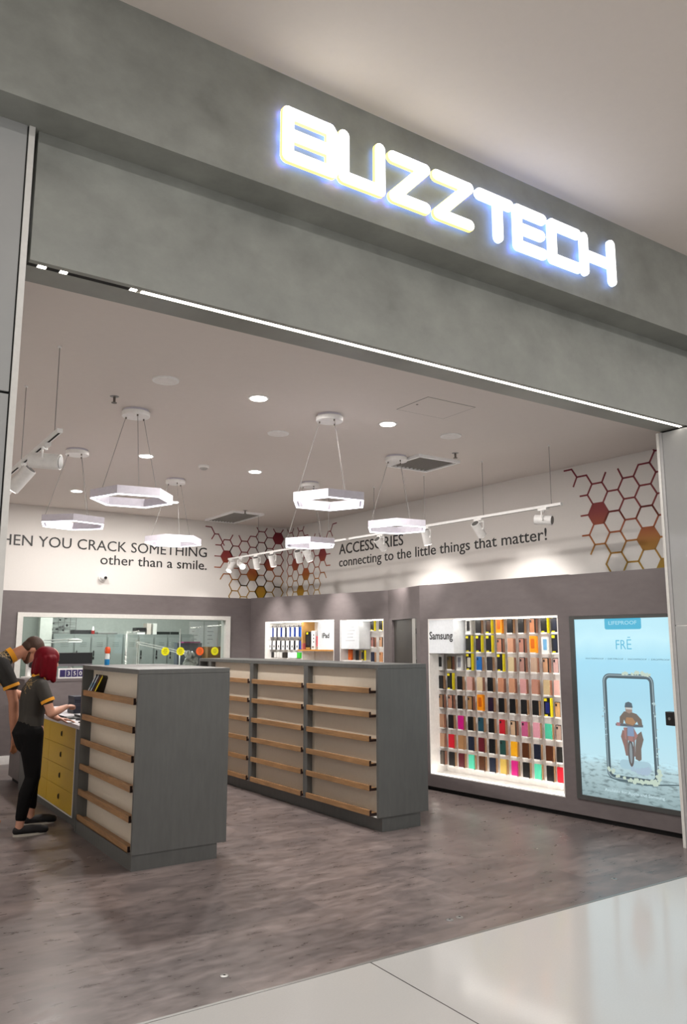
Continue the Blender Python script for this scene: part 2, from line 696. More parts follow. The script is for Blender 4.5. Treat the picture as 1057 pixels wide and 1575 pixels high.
# workroom seen through the window
WY = 14.75
struct('wall_workroom', MB().box(1.0, WY, 0, 7.6, WY + .1, 3.0), M('workroom_paint', '#c3cac4', .7))
struct('wall_workroom_side', MB().box(7.45, 11.79, 0, 7.55, WY, 3.0), M('workroom_paint', '#c3cac4', .7))
struct('wall_workroom_left', MB().box(2.0, 11.79, 0, 2.1, WY, 3.0), M('workroom_paint', '#c3cac4', .7))
struct('ceiling_workroom', MB().box(2.0, 11.79, 2.75, 7.55, WY, 2.85), CEIL)
struct('trim_2', MB().box(3.20, 14.05, 0, 3.40, 14.3, 2.75), M('pale_column_paint', '#d9dcd4', .6))
struct('wall_workroom_nib', MB().box(2.1, 14.2, 0, 3.20, 14.3, 2.75), M('greygreen_paint', '#8d948c', .7))
w1 = thing('window_1', None, None, (0, 0, 0))
w1['kind'] = 'structure'
m = MB()
fw_ = 0.055
m.box(BW0 - .02, YB - .03, BWZ0 - .02, BW0 + fw_, YB + .16, BWZ1 + .02).box(BW1 - fw_, YB - .03, BWZ0 - .02, BW1 + .02, YB + .16, BWZ1 + .02)
m.box(BW0 + fw_, YB - .03, BWZ1 - .04, BW1 - fw_, YB + .16, BWZ1 + .02).box(BW0 + fw_, YB - .03, BWZ0 - .02, BW1 - fw_, YB + .16, BWZ0 + .04)
m.build('window_frame', TRIMW, w1)
for a, b_ in ((BW0 + fw_, 4.585), (4.59, BW1 - fw_)):
    MB().box(a, YB + .05, BWZ0 + .03, b_, YB + .06, BWZ1 - .03).build('pane', glass_mat('window_glass', '#f3f7f5'), w1)

# ------------------------------------------------------------------ wall lettering and honeycomb graphics
split_words(text_mesh('wall_lettering', 'WHEN YOU CRACK SOMETHING', TEXTBLK, (5.13, YB + .004, 2.948), X_, Z_, .158, 3.31, .004, 0, 'RIGHT'), X_, .055, 'black capital lettering about cracking something on the white back wall', 'wall lettering', 'wall slogans')
split_words(text_mesh('wall_lettering', 'other than a smile.', TEXTBLK, (5.135, YB + .004, 2.748), X_, Z_, .15, 1.69, .004, .003, 'RIGHT'), X_, .045, 'black lower case lettering ending in smile above the security camera', 'wall lettering', 'wall slogans')


def rwp(s, z, d=-0.004):
    n = Vector((-RWT.y, RWT.x, 0))
    return RWO + RWT * s + n * d + Vector((0, 0, z))


s_l, s_r = 11.64 - 10.11, 11.64 - 8.60
split_words(text_mesh('wall_lettering', 'ACCESSORIES', TEXTBLK, rwp(s_l, 2.945, 0), RWT, Z_, .165, s_r - s_l, .004, .003), RWT, .2, 'black capital lettering ACCESSORIES on the white side wall', 'wall lettering', 'wall slogans')
split_words(text_mesh('wall_lettering', 'connecting to the little things that matter!', TEXTBLK, rwp(s_l, 2.755, 0), RWT, Z_, .145, 11.64 - 6.11 - s_l, .004, .003), RWT, .048, 'long black lower case line below the word ACCESSORIES on the side wall', 'wall lettering', 'wall slogans')

mh = bpy.data.materials.new('honeycomb_vinyl')
mh.use_nodes = True
nt = mh.node_tree
tc = nt.nodes.new('ShaderNodeTexCoord')
sp = nt.nodes.new('ShaderNodeSeparateXYZ')
mr = nt.nodes.new('ShaderNodeMapRange')
mr.inputs[1].default_value, mr.inputs[2].default_value = 2.32, 3.5
cr = nt.nodes.new('ShaderNodeValToRGB')
cr.color_ramp.elements[0].color = rgb('#a07d10')
cr.color_ramp.elements[1].color = rgb('#72122a')
e = cr.color_ramp.elements.new(0.22)
e.color = rgb('#a06d1a')
e = cr.color_ramp.elements.new(0.36)
e.color = rgb('#a05222')
e = cr.color_ramp.elements.new(0.56)
e.color = rgb('#85302f')
nt.links.new(tc.outputs['Object'], sp.inputs[0])
nt.links.new(sp.outputs[2], mr.inputs[0])
nt.links.new(mr.outputs[0], cr.inputs[0])
nt.links.new(cr.outputs[0], nt.nodes['Principled BSDF'].inputs['Base Color'])
nt.nodes['Principled BSDF'].inputs['Roughness'].default_value = 0.6


def bar2(mb, p, q, w, o, u, v, wn, d=.003):
    p, q = Vector(p), Vector(q)
    t = (q - p).normalized()
    n_ = Vector((-t.y, t.x)) * w / 2
    t = t * (w * .3)
    mb.prism([tuple(p - t - n_), tuple(q + t - n_), tuple(q + t + n_), tuple(p - t + n_)], o, u, v, wn, d)


def honeycomb(name, label, cells, filled, strays, Rr, o, u, w, zlo, lw, xlim=None):
    """cells: list of (x,z) centres of flat-topped hexagons."""
    root = thing(name, label, 'wall graphic', group='honeycomb wall graphics')
    edges = {}
    for (x, z) in cells:
        vs = [(x + Rr * math.cos(R(60 * i)), z + Rr * math.sin(R(60 * i))) for i in range(6)]
        for i in range(6):
            a, b_ = vs[i], vs[(i + 1) % 6]
            k = tuple(sorted(((round(a[0], 2), round(a[1], 2)), (round(b_[0], 2), round(b_[1], 2)))))
            edges[k] = (a, b_)
    mb = MB()
    segs = list(edges.values()) + strays
    for a, b_ in segs:
        a, b_ = list(a), list(b_)
        if max(a[1], b_[1]) < zlo + .003 or (xlim and max(a[0], b_[0]) > xlim):
            continue
        for p, q in ((a, b_), (b_, a)):
            if p[1] < zlo:
                f = (zlo - q[1]) / (p[1] - q[1])
                p[0], p[1] = q[0] + (p[0] - q[0]) * f, zlo
        bar2(mb, a, b_, lw, o, u, Z_, w)
    mb.build('outline', mh, root)
    for (x, z) in filled:
        vs = [(x + Rr * math.cos(R(60 * i)), z + Rr * math.sin(R(60 * i))) for i in range(6)]
        if min(p[1] for p in vs) < zlo:
            vs = [(p[0], p[1]) for p in vs if p[1] > zlo] + [(x - Rr * .75, zlo), (x + Rr * .75, zlo)]
            vs.sort(key=lambda p: math.atan2(p[1] - z, p[0] - x))
        if xlim:
            vs = [(min(p[0], xlim), p[1]) for p in vs]
        MB().prism(vs, o, u, Z_, w, .0025).build('filled_hexagon', mh, root)
    return root


def corner_cells(x0, dx, first, last):
    cols = {0: (3.16, 2.98), 1: (3.07, 2.89, 2.71, 2.525, 2.345), 2: (3.16, 2.98, 2.80, 2.615, 2.43), 3: (3.25, 3.07, 2.89, 2.71, 2.525, 2.345),
            4: (3.34, 3.16, 2.98, 2.80, 2.615, 2.43), 5: (3.25, 3.07, 2.89, 2.71, 2.525, 2.345), 6: (3.34, 3.16, 2.98, 2.80, 2.615, 2.43)}
    pitch = .182
    out = []
    for k in range(first, last + 1):
        for z in cols[k]:
            zz = 2.98 + round((z - 2.98) / (pitch / 2)) * pitch / 2
            out.append((x0 + dx * k, zz))
    return out


def zq(z):
    return 2.98 + round((z - 2.98) / .091) * .091


H = .105
st = [((5.48 - .158, 3.34), (5.48 - .05, 3.34 - .09 - .09)), ((5.33, 3.335), (5.26, 3.335)), ((5.26, 3.335), (5.20, 3.44)), ((5.20, 3.44), (5.10, 3.445)), ((5.26, 3.335), (5.21, 3.25)),
      ((5.375, 3.16), (5.28, 3.16)), ((5.375, 2.98), (5.27, 2.98)), ((5.43, 2.89), (5.375, 2.80)), ((5.375, 2.80), (5.27, 2.80)), ((5.53, 3.25), (5.58, 3.34)),
      ((5.74, 3.25), (5.69, 3.34)), ((5.375 + .16, 2.70), (5.43, 2.70)), ((5.43, 2.70), (5.375, 2.61)), ((6.06, 3.43), (6.02, 3.50)), ((6.165, 3.43), (6.21, 3.50)), ((6.375, 3.43), (6.33, 3.50)), ((6.47, 3.43), (6.52, 3.50))]
c7 = [(x, z) for x, z in corner_cells(5.48, .1575, 0, 6)]
f7 = [(5.48, zq(2.98)), (5.48 + .1575 * 3, zq(2.71)), (5.48 + .1575 * 4, zq(2.43)), (5.48 + .1575 * 5, zq(2.89)), (5.48 + .1575 * 6, zq(3.34))]
honeycomb('honeycomb_graphic', 'honeycomb outline graphic with filled cells on the back wall beside the smile slogan', c7, f7, st, H, (0, YB + .004, 0), X_, (0, -1, 0), 2.32, .016)
# the same drawing mirrored round the corner
nR = Vector((-RWT.y, RWT.x, 0))
mir = lambda x: 0.03 + (6.53 - x)
c8 = [(mir(x), z) for x, z in c7]
f8 = [(mir(x), z) for x, z in f7[:4]]
st8 = [((mir(a[0]), a[1]), (mir(b_[0]), b_[1])) for a, b_ in st]
honeycomb('honeycomb_graphic', 'honeycomb outline graphic with filled cells on the side wall before the word ACCESSORIES', c8, f8, st8, H, RWO, RWT, -nR, 2.32, .016)
# large one near the shopfront
H2, P2 = .127, .2190
s0 = 11.64 - 5.41
Z2 = 2.965
cells = [(0, 1), (0, 0), (0, -1), (1, .5), (1, -.5), (1, -1.5), (1, -2.5), (2, 1), (2, 0), (2, -1), (2, -2), (3, 1.5), (3, .5), (3, -.5), (3, -1.5), (3, -2.5), (4, 1), (4, 0), (4, -1), (4, -2), (4, -3)]
C2 = lambda k, r: (s0 + k * H2 * 1.5, Z2 + r * P2)
st = [((s0 - H2 * .5, Z2 + 1.5 * P2), (s0 - H2, Z2 + 2 * P2)), ((s0 - H2, Z2 + 2 * P2), (s0 - 2 * H2, Z2 + 2 * P2)), ((s0 - 2 * H2, Z2 + 2 * P2), (s0 - 2.5 * H2, Z2 + 2.45 * P2)),
      ((s0 - 2.5 * H2, Z2 + 2.45 * P2), (s0 - 3.3 * H2, Z2 + 2.45 * P2)), ((s0 - 2 * H2, Z2 + 2 * P2), (s0 - 2.4 * H2, Z2 + 1.55 * P2)),
      ((s0 - H2, Z2 + P2), (s0 - 1.75 * H2, Z2 + P2)), ((s0 - H2, Z2), (s0 - 1.75 * H2, Z2)), ((s0 - H2, Z2 - P2), (s0 - 1.7 * H2, Z2 - P2)), ((s0 - H2 * .5, Z2 - 1.5 * P2), (s0 - .95 * H2, Z2 - 1.95 * P2)),
      ((s0 + H2 * .5, Z2 + 1.5 * P2), (s0 + .9 * H2, Z2 + 1.95 * P2)), ((s0 + H2 * 2.5, Z2 + 1.5 * P2), (s0 + 2.1 * H2, Z2 + 2 * P2)),
      ((s0 + H2 * 5, Z2 + 2 * P2), (s0 + 5.5 * H2, Z2 + 2.5 * P2)), ((s0 + H2 * 5.5, Z2 + 2.5 * P2), (s0 + 5.1 * H2, Z2 + 2.85 * P2)), ((s0 + H2 * 5.5, Z2 + 2.5 * P2), (s0 + 6.2 * H2, Z2 + 2.5 * P2))]
honeycomb('honeycomb_graphic', 'larger honeycomb outline graphic on the side wall above the lit poster', [C2(*c) for c in cells], [C2(0, 0), C2(3, -1.5), C2(4, -3)], st, H2, RWO, RWT, -nR, 2.30, .018)

# ------------------------------------------------------------------ shop sign on the fascia
sign = thing('shop_sign', 'glowing white BUZZTECH letters standing off the concrete fascia', 'sign', (1.9, 3.52, 4.21))
LF = emis('letter_face', '#ffffff', 1.8)
LBY = emis('letter_edge_yellow', '#fff08a', 1.25)
LBB = emis('letter_edge_blue', '#cfe0ff', 1.5)
HALO = emis('letter_halo', '#9dbcff', 3.2)
SW = 0.076
ZH = 0.335


def stroke(mb, pts, w, y0, d):
    """Round-ended stroke of polyline in (x,z) as prisms at depth y0, extruded to y0+d."""
    for a, b_ in zip(pts[:-1], pts[1:]):
        a2, b2 = Vector(a), Vector(b_)
        t = (b2 - a2).normalized()
        n_ = Vector((-t.y, t.x))
        ang = math.atan2(t.y, t.x)
        poly = []
        for c, s in ((b2, -90), (a2, 90)):
            for i in range(7):
                q = ang + R(s + 180 * i / 6)
                poly.append((c.x + w / 2 * math.cos(q), c.y + w / 2 * math.sin(q)))
        mb.prism(poly, (0, y0, 0), X_, Z_, Y_, d)


h = SW / 2
T_, B_, Mi = ZH - h, h, ZH / 2
LET = {
    'B': (1.904, 2.268, [[(0, B_), (0, T_), (.95, T_)], [(0, B_), (1, B_), (1, T_ - .02), (.95, T_)], [(0, Mi), (.98, Mi)]]),
    'U': (2.268, 2.609, [[(0.02, T_), (0.02, B_), (1, B_), (1, T_ + .01)]]),
    'Z': (2.630, 2.958, [[(0, T_), (1, T_), (0.02, B_), (1, B_)]]),
    'Z2': (2.975, 3.322, [[(0, T_), (1, T_), (0.02, B_), (1, B_)]]),
    'T': (3.345, 3.690, [[(0, T_), (1, T_)], [(.60, T_), (.60, B_)]]),
    'E': (3.690, 4.010, [[(1, T_), (0, T_), (0, B_), (1, B_)], [(.1, Mi), (.92, Mi)]]),
    'C': (4.030, 4.372, [[(1, T_), (0, T_), (0, B_), (1, B_)]]),
    'H': (4.360, 4.750, [[(0.02, B_), (0.02, T_)], [(0.02, Mi), (1, Mi)], [(1, B_), (1, T_ + .03)]]),
}
for k, (x0, x1, strokes) in LET.items():
    mf_, me_ = MB(), MB()
    for s in strokes:
        pts = [(x0 - 1.9 + h + p * (x1 - x0 - 2 * h), z) for p, z in s]
        stroke(mf_, pts, SW - .006, -0.058, 0.008)
        stroke(me_, pts, SW, -0.050, 0.022)
    yel = k in ('B', 'U', 'Z', 'Z2')
    lo = mf_.build('letter', LF, sign)
    lo['label'] = 'letter %s of the lit sign' % k[0]
    me_.build('letter_edge', LBY if yel else LBB, lo)
    mbk = MB()
    for s in strokes:
        pts = [(x0 - 1.9 + h + p * (x1 - x0 - 2 * h), z) for p, z in s]
        stroke(mbk, pts, SW - .012, -0.0275, 0.004)
    mbk.build('halo_backing', HALO, lo)
    for s in strokes[:1]:
        for p, z in (s[0], s[-1]):
            xx = x0 - 1.9 + h + p * (x1 - x0 - 2 * h)
            MB().cyl((xx, -.02, z), (xx, 0, z), .008, n=8).build('standoff', STEEL, lo)

# ------------------------------------------------------------------ LED line under the beam
ls = thing('led_strip_light', 'long white LED line with a broken dark end under the concrete beam', 'strip light', (0.7, 3.7825, 3.40))
MB().box(0, -.016, -.004, 6.6, .016, .008).build('channel', M('aluminium_channel', '#77756f', .5), ls)
MB().box(0.56, -.012, -.009, 5.22, .012, -.004).build('led_tape', LED, ls)
for a, b_ in ((0.045, .085), (.15, .185), (.50, .535)):
    MB().box(a, -.012, -.009, b_, .012, -.004).build('led_tape', LED, ls)
for a, b_ in ((0.0, .045), (.085, .15), (.185, .50)):
    MB().box(a, -.016, -.007, b_, .016, -.004).build('dark_cover', DKGAP, ls)

# ------------------------------------------------------------------ ceiling fittings
dl_spots = [((2.80, 5.43), 'lit round ceiling downlight over the end of the short grey shelf unit'),
            ((4.11, 5.46), 'lit round ceiling downlight closest to the concrete beam above the long shelf unit'),
            ((2.74, 7.84), 'lit round ceiling downlight between the two big hexagonal pendants above the short shelf unit'),
            ((4.04, 7.89), 'lit round ceiling downlight beside the smoke detector'),
            ((2.67, 10.2), 'lit round ceiling downlight above the small hexagonal pendant near the slogan'),
            ((4.01, 10.28), 'lit round ceiling downlight deepest in the shop near the back wall')]
first = None
for (x, y), lab in dl_spots:
    if first is None:
        first = thing('ceiling_downlight', lab, 'downlight', (x, y, ZC), 0, 'lit downlights in the shop ceiling')
        MB().lathe([(.075, -.006), (.085, -.004), (.085, 0)]).build('trim_ring', WHITE, first, True)
        MB().lathe([(.066, -.010), (.068, -.006)]).build('lens', DOWN, first, True)
    else:
        copy_thing(first, (x, y, ZC), 0, lab)
    light('downlight_lamp', 'AREA', (x, y, ZC - .02), DOWNLIGHT_W, (x, y, 0), .13)

discs = [((2.02, 5.42), 'flat white round speaker plate on the ceiling above the wide hexagonal pendant'),
         ((3.45, 6.28), 'flat white round speaker plate on the ceiling between the pendants'),
         ((4.85, 5.46), 'flat white round speaker plate on the ceiling by the square air vent')]
first = None
for (x, y), lab in discs:
    if first is None:
        first = thing('ceiling_speaker', lab, 'speaker', (x, y, ZC), 0, 'round ceiling plates')
        MB().lathe([(.085, -.012), (.098, -.010), (.10, 0)]).build('rim', WHITE, first, True)
        MB().lathe([(.078, -.0135), (.084, -.012)]).build('grille', M('speaker_grille', '#f2efec', .7), first, True)
    else:
        copy_thing(first, (x, y, ZC), 0, lab)

sp_ = [((1.83, 6.03), 'small ceiling sprinkler by the canopy of the wide hexagonal pendant'),
       ((5.12, 8.31), 'small ceiling sprinkler by the canopy of the far pendant'),
       ((5.35, 5.96), 'small ceiling sprinkler behind the near square air vent'),
       ((5.16, 10.37), 'small ceiling sprinkler behind the far air vent')]
first = None
for (x, y), lab in sp_:
    if first is None:
        first = thing('sprinkler', lab, 'sprinkler', (x, y, ZC), 0, 'ceiling sprinklers')
        MB().lathe([(.030, -.004), (.036, 0)]).build('escutcheon', STEEL, first, True)
        MB().cyl((0, 0, -.004), (0, 0, -.05), .010, n=10).build('body', M('dark_brass', '#6d6660', .4, metal=.6), first)
        MB().lathe([(.022, -.054), (.022, -.050)], n=12).build('deflector', M('dark_brass', '#6d6660', .4), first)
    else:
        copy_thing(first, (x, y, ZC), 0, lab)

sd = thing('smoke_detector', 'white domed smoke detector on the ceiling', 'smoke detector', (3.43, 7.93, ZC))
MB().lathe([(.030, -.048), (.040, -.042), (.046, -.030)]).build('sensor_cap', M('detector_grey', '#aaa6a2', .5), sd, True)
MB().lathe([(.050, -.030), (.058, -.022), (.060, 0)]).build('base', WHITE, sd, True)

vt = None
for (cx, cy, sx, sy, lab) in ((5.34, 6.47, .56, .57, 'square louvred air vent in the ceiling behind the pendant by the ACCESSORIES wall'), (5.27, 10.97, .52, 1.02, 'oblong louvred air vent in the ceiling near the back wall')):
    vt = thing('air_vent', lab, 'air vent', (cx, cy, ZC), 0, 'ceiling air vents')
    a, b_ = sx / 2, sy / 2
    m = MB()
    m.box(-a, -b_, -.03, -a + .03, b_, 0).box(a - .03, -b_, -.03, a, b_, 0).box(-a + .03, -b_, -.03, a - .03, -b_ + .03, 0).box(-a + .03, b_ - .03, -.03, a - .03, b_, 0)
    m.build('frame', M('vent_white', '#ffffff', .4), vt)
    MB().box(-a + .035, -b_ + .035, -.002, a - .035, b_ - .035, 0).build('dark_throat', M('vent_throat', '#2a2826', .8), vt)
    n_ = 9
    for i in range(n_):
        xx = -a + .06 + (2 * a - .12) * i / (n_ - 1)
        MB().box(-.002, -b_ + .035, -.013, .002, b_ - .035, .008, Matrix.Translation((xx, 0, -.012)) @ Matrix.Rotation(R(-35), 4, 'Y')).build('louvre', M('vent_louvre', '#8d8984', .5), vt)

ap = thing('access_panel', 'faint square access panel in the ceiling by the concrete beam', 'access panel', (4.16, 4.86, ZC))
MB().box(-.25, -.2, -.002, .25, .2, 0).build('lid', CEIL, ap)
MB().box(-.256, -.206, -.0008, .256, .206, 0).build('shadow_line', M('lid_gap', '#6b6661', .8), ap)
MB().cyl((-.2, 0, -.004), (-.2, 0, 0), .01, n=10).build('latch', M('dark_brass', '#6d6660', .4), ap)


def pendant(x, y, ang, lab):
    p = thing('hexagonal_pendant', lab, 'pendant light', (x, y, 2.75), R(ang), 'hexagonal ring pendants')
    Ro, Ri, hh = .335, .295, .075
    ho = [(Ro * math.cos(R(60 * i)), Ro * math.sin(R(60 * i))) for i in range(6)]
    hi = [(Ri * math.cos(R(60 * i)), Ri * math.sin(R(60 * i))) for i in range(6)]

    def ring(z0, z1, a, b_):
        m = MB()
        vs = [(*q, z0) for q in a] + [(*q, z0) for q in b_] + [(*q, z1) for q in a] + [(*q, z1) for q in b_]
        fs = []
        for i in range(6):
            j = (i + 1) % 6
            fs += [(i, j, 6 + j, 6 + i), (12 + i, 12 + j, 18 + j, 18 + i), (i, j, 12 + j, 12 + i), (6 + i, 6 + j, 18 + j, 18 + i)]
        return m.add(vs, fs)
    ring(.008, hh, ho, hi).build('ring_body', LAMPW, p)
    k1, k2 = .985, 1.015
    ring(0, .008, [(a * .99, b_ * .99) for a, b_ in ho], [(a * .945, b_ * .945) for a, b_ in ho]).build('light_diffuser', LEDCOOL, p)
    zc = ZC - 2.75
    cn = MB().lathe([(.112, zc - .058), (.115, zc - .055), (.115, zc - .02)], n=32).build('canopy', WHITE, p, True)
    MB().lathe([(.104, zc - .02), (.104, zc)], n=32).build('canopy_neck', LAMPW, cn, True)
    for i in (0, 2, 4):
        q = R(60 * i + 30)
        a = Vector((.085 * math.cos(q), .085 * math.sin(q), zc - .055))
        b_ = Vector((.273 * math.cos(q), .273 * math.sin(q), hh))
        MB().cyl(a, b_, .0022, n=6).build('suspension_wire', WIRE, p)
        MB().cyl(a, a - Vector((0, 0, .018)), .007, n=8).build('wire_grip', M('dark_brass', '#6d6660', .4), p)
    return p


pendant(2.10, 6.30, -9, 'widest looking hexagonal ring pendant, hanging above the short grey shelf unit')
pendant(2.07, 7.97, 15, 'hexagonal ring pendant hanging beside the white track with two big spotlights')
pendant(3.45, 8.80, -8, 'hexagonal ring pendant overlapping the slogan about cracking something')
pendant(3.53, 5.52, -4, 'hexagonal ring pendant hanging highest in the middle of the shop')
pendant(4.93, 6.41, -8, 'hexagonal ring pendant overlapping the word ACCESSORIES')
pendant(4.89, 8.08, 0, 'hexagonal ring pendant overlapping the coloured honeycomb in the back corner')


# tracks and spotlights
ZT = 2.92


def track(name, p0, p1, wires, lab):
    p0, p1 = Vector(p0), Vector(p1)
    d = p1 - p0
    L = d.length
    t = thing(name, lab, 'light track', p0, math.atan2(d.y, d.x), 'suspended light tracks')
    MB().box(0, -.017, -.008, L, .017, .018).build('rail', WHITE, t)
    MB().box(0.02, -.006, -.0095, L - .02, .006, -.008).build('rail_slot', DKGAP, t)
    for w in wires:
        MB().cyl((w, 0, .018), (w, 0, ZC - ZT), .003, n=6).build('drop_wire', WIRE, t)
        MB().cyl((w, 0, ZC - ZT - .012), (w, 0, ZC - ZT), .012, n=10).build('ceiling_cup', WHITE, t)
    return t


track('light_track', (5.91, 5.08, ZT), (5.66, 8.36, ZT), (.12, 1.0, 1.9, 2.8), 'long white suspended track in front of the ACCESSORIES lettering')
track('light_track', (5.655, 8.42, ZT), (5.45, 11.5, ZT), (.4, 2.2), 'white suspended track in front of the coloured honeycomb corner')
track('light_track', (1.19, 5.02, ZT), (1.185, 9.2, ZT), (.14, 1.12, 2.4), 'white suspended track by the glossy pier at the shop entrance')


def spot(x, y, d, lab, lit, grp='track spotlights', Ls=.17, r=.048, power=0, cone=92):
    """Cylinder head hung from a track at (x,y); d = direction the lens faces."""
    d = Vector(d).normalized()
    t = thing('track_spotlight', lab, 'spotlight', (x, y, ZT - .01), 0, grp)
    MB().box(-.02, -.055, -.02, .02, .055, 0).build('adapter', WHITE, t)
    side = d.cross(Vector((0, 0, 1)))
    side = side.normalized() if side.length > .1 else Vector((1, 0, 0))
    c = Vector((0, 0, -.115))
    arm = MB()
    arm.cyl((0, 0, -.02), (0, 0, -.04), .010, n=8)
    arm.cyl((0, 0, -.035), side * (r + .014) + Vector((0, 0, -.035)), .007, n=8)
    arm.cyl(side * (r + .014) + Vector((0, 0, -.032)), c + side * (r + .014), .007, n=8)
    arm.cyl(c + side * (r + .02), c + side * (r - .01), .012, n=10)
    arm.build('yoke', WHITE, t)
    MB().cyl(c - d * Ls / 2, c + d * Ls / 2, r, n=28).build('lamp_head', WHITE, t, True)
    MB().cyl(c + d * (Ls / 2), c + d * (Ls / 2 + .004), r * .86, n=24).build('lens', SPOTLENS if lit else M('lens_grey', '#6c6b69', .2), t)
    MB().cyl(c - d * (Ls / 2 + .003), c - d * (Ls / 2), r * .8, n=24).build('vented_back', M('vent_grey', '#5d5c5a', .6), t)
    if power:
        q = Vector((x, y, ZT - .01)) + c + d * (Ls / 2 + .02)
        light('track_spot_lamp', 'SPOT', q, power, q + d, .07, (1, .95, .9), cone, 1.0)
    return t


def trk(y):
    return 5.91 - (y - 5.08) * (.25 / 3.28)


def trk2(y):
    return 5.655 - (y - 8.42) * (.205 / 3.08)


spot(trk(5.30), 5.30, (.40, -.90, -.12), 'white spotlight at the track end, its round grey lens turned to the entrance', False)
spot(trk(6.15), 6.15, (.70, .12, -.70), 'white spotlight pointing down, above the word matter', True, power=SPOT_W)
spot(trk(6.95), 6.95, (.30, .05, -.95), 'white spotlight pointing down, above the words little things', True, power=SPOT_W)
spot(trk(7.75), 7.75, (.74, .10, -.67), 'white spotlight pointing down across the last letters of ACCESSORIES', True, power=SPOT_W)
spot(trk2(9.30), 9.30, (.50, .05, -.86), 'first white spotlight of the honeycomb corner track, under the pendant', True, power=SPOT_W * .95, cone=64)
spot(trk2(9.52), 9.52, (.45, .35, -.82), 'second white spotlight of the honeycomb corner track, close to the first', False)
spot(trk2(10.20), 10.20, (.35, .15, -.93), 'third white spotlight of the honeycomb corner track, under the crimson cell', True, power=SPOT_W * .95, cone=64)
spot(trk2(10.65), 10.65, (.33, .25, -.91), 'fourth white spotlight of the honeycomb corner track', True, power=SPOT_W, cone=64)
spot(trk2(11.1), 11.1, (-.2, -.95, -.35), 'glaring white spotlight on the corner track facing the entrance', True)
spot(trk2(11.42), 11.42, (-.55, -.2, -.8), 'white spotlight at the far end of the corner track by the slogan', True, power=SPOT_W * .4)
spot(1.19, 5.37, (.84, -.54, -.08), 'big white spotlight lying level on the entrance track with a grey lens', False, 'track spotlights by the entrance', .20, .052)
spot(1.185, 6.08, (-.50, .45, -.75), 'big white spotlight on the entrance track tilted down with a lit lens', True, 'track spotlights by the entrance', .20, .05)
spot(1.185, 6.75, (-.5, .2, -.84), 'white spotlight on the entrance track, half hidden by the glossy pier', True, 'track spotlights by the entrance', .18, .05, SPOT_W)

cc = thing('security_camera', 'white dome security camera with a black lens under the smile slogan', 'security camera', (3.49, YB + .005, 2.55))
MB().cyl((0, 0, 0), (0, -.03, 0), .062, n=24).build('base', WHITE, cc, True)
MB().ell((0, -.05, 0), (.052, .052, .052)).build('dome', WHITE, cc, True)
MB().cyl((.012, -.085, -.006), (.016, -.108, -.008), .022, n=16).build('lens', BLACK, cc)

# little metal floor studs in the vinyl near the threshold
first = None
for (x, y), lab in (((1.825, 3.79), 'small metal floor stud alone near the front edge of the shop floor'), ((3.264, 3.78), 'small metal floor stud, one of the close pair by the threshold, farther from the pier'),
                    ((3.342, 3.782), 'small metal floor stud, one of the close pair by the threshold, closer to the pier'), ((4.746, 3.771), 'small metal floor stud alone beside the lit poster end of the threshold')):
    if first is None:
        first = thing('floor_stud', lab, 'floor stud', (x, y, 0), 0, 'metal floor studs')
        MB().lathe([(.022, 0), (.021, .003), (.014, .005)], n=18).build('plate', STEEL, first, True)
        MB().cyl((0, 0, .004), (0, 0, .0055), .007, n=10).build('socket', DKGAP, first)
    else:
        copy_thing(first, (x, y, 0), 0, lab)

kp = thing('shutter_keypad', 'small black key switch box on the edge of the glossy white pier', 'key switch', (5.906, 4.05, .99))
MB().box(-.012, -.038, -.055, .05, .038, .055).build('housing', BLACK, kp, bevel=.004)
MB().cyl((-.016, 0, 0), (-.012, 0, 0), .012, n=12).build('key_barrel', STEEL, kp)

# ------------------------------------------------------------------ shelf units


def ledge(mb_mat_parent, y0, y1, x_in, z, lip=.02):
    """oak ledge running along y, front lip toward -x; x_in is where the board meets the back."""
    root, = mb_mat_parent
    m = MB()
    prof = [(0, 0), (-.085, 0), (-.085, .048), (-.067, .048), (-.067, .022), (0, .022)]
    m.prism([(a + x_in, b_ + z) for a, b_ in prof], (0, y0, 0), X_, Z_, Y_, y1 - y0)
    o = m.build('ledge', WOOD, root, bevel=.002)
    for ya, yb in ((y0 - .006, y0 - .0005), (y1 + .0005, y1 + .006)):
        MB().prism([(a + x_in, b_ + z) for a, b_ in prof], (0, ya, 0), X_, Z_, Y_, yb - ya).build('end_bracket', WOODEND, o)
    return o


u1 = thing('shelf_unit', 'short grey shelf unit with oak ledges and four boxes leaning on its top ledge', 'shelf unit', (2.03, 5.765, 0), 0, 'grey shelf units')
L1, W1, H1 = 1.46, .735, 1.408
MB().box(0, 0, .112, W1, .028, H1 - .036).build('end_panel', LAM, u1)
MB().box(0, L1 - .03, 0, W1, L1, H1 - .036).build('end_panel', LAM, u1)
MB().box(0, 0, H1 - .035, W1, L1, H1).build('top_panel', LAM, u1, bevel=.002)
MB().box(.09, .029, .112, .105, L1 - .031, H1 - .036).build('back_board', CREAM, u1)
MB().box(.12, .029, .112, W1 - .01, L1 - .031, H1 - .037).build('carcass', LAM, u1)
MB().box(.004, .012, 0, W1 - .07, L1 - .031, .111).build('plinth', LAM, u1)
for z in (.125, .335, .545, .755, .963, 1.168):
    ledge((u1,), .105, L1 - .035, .089, z - .022)

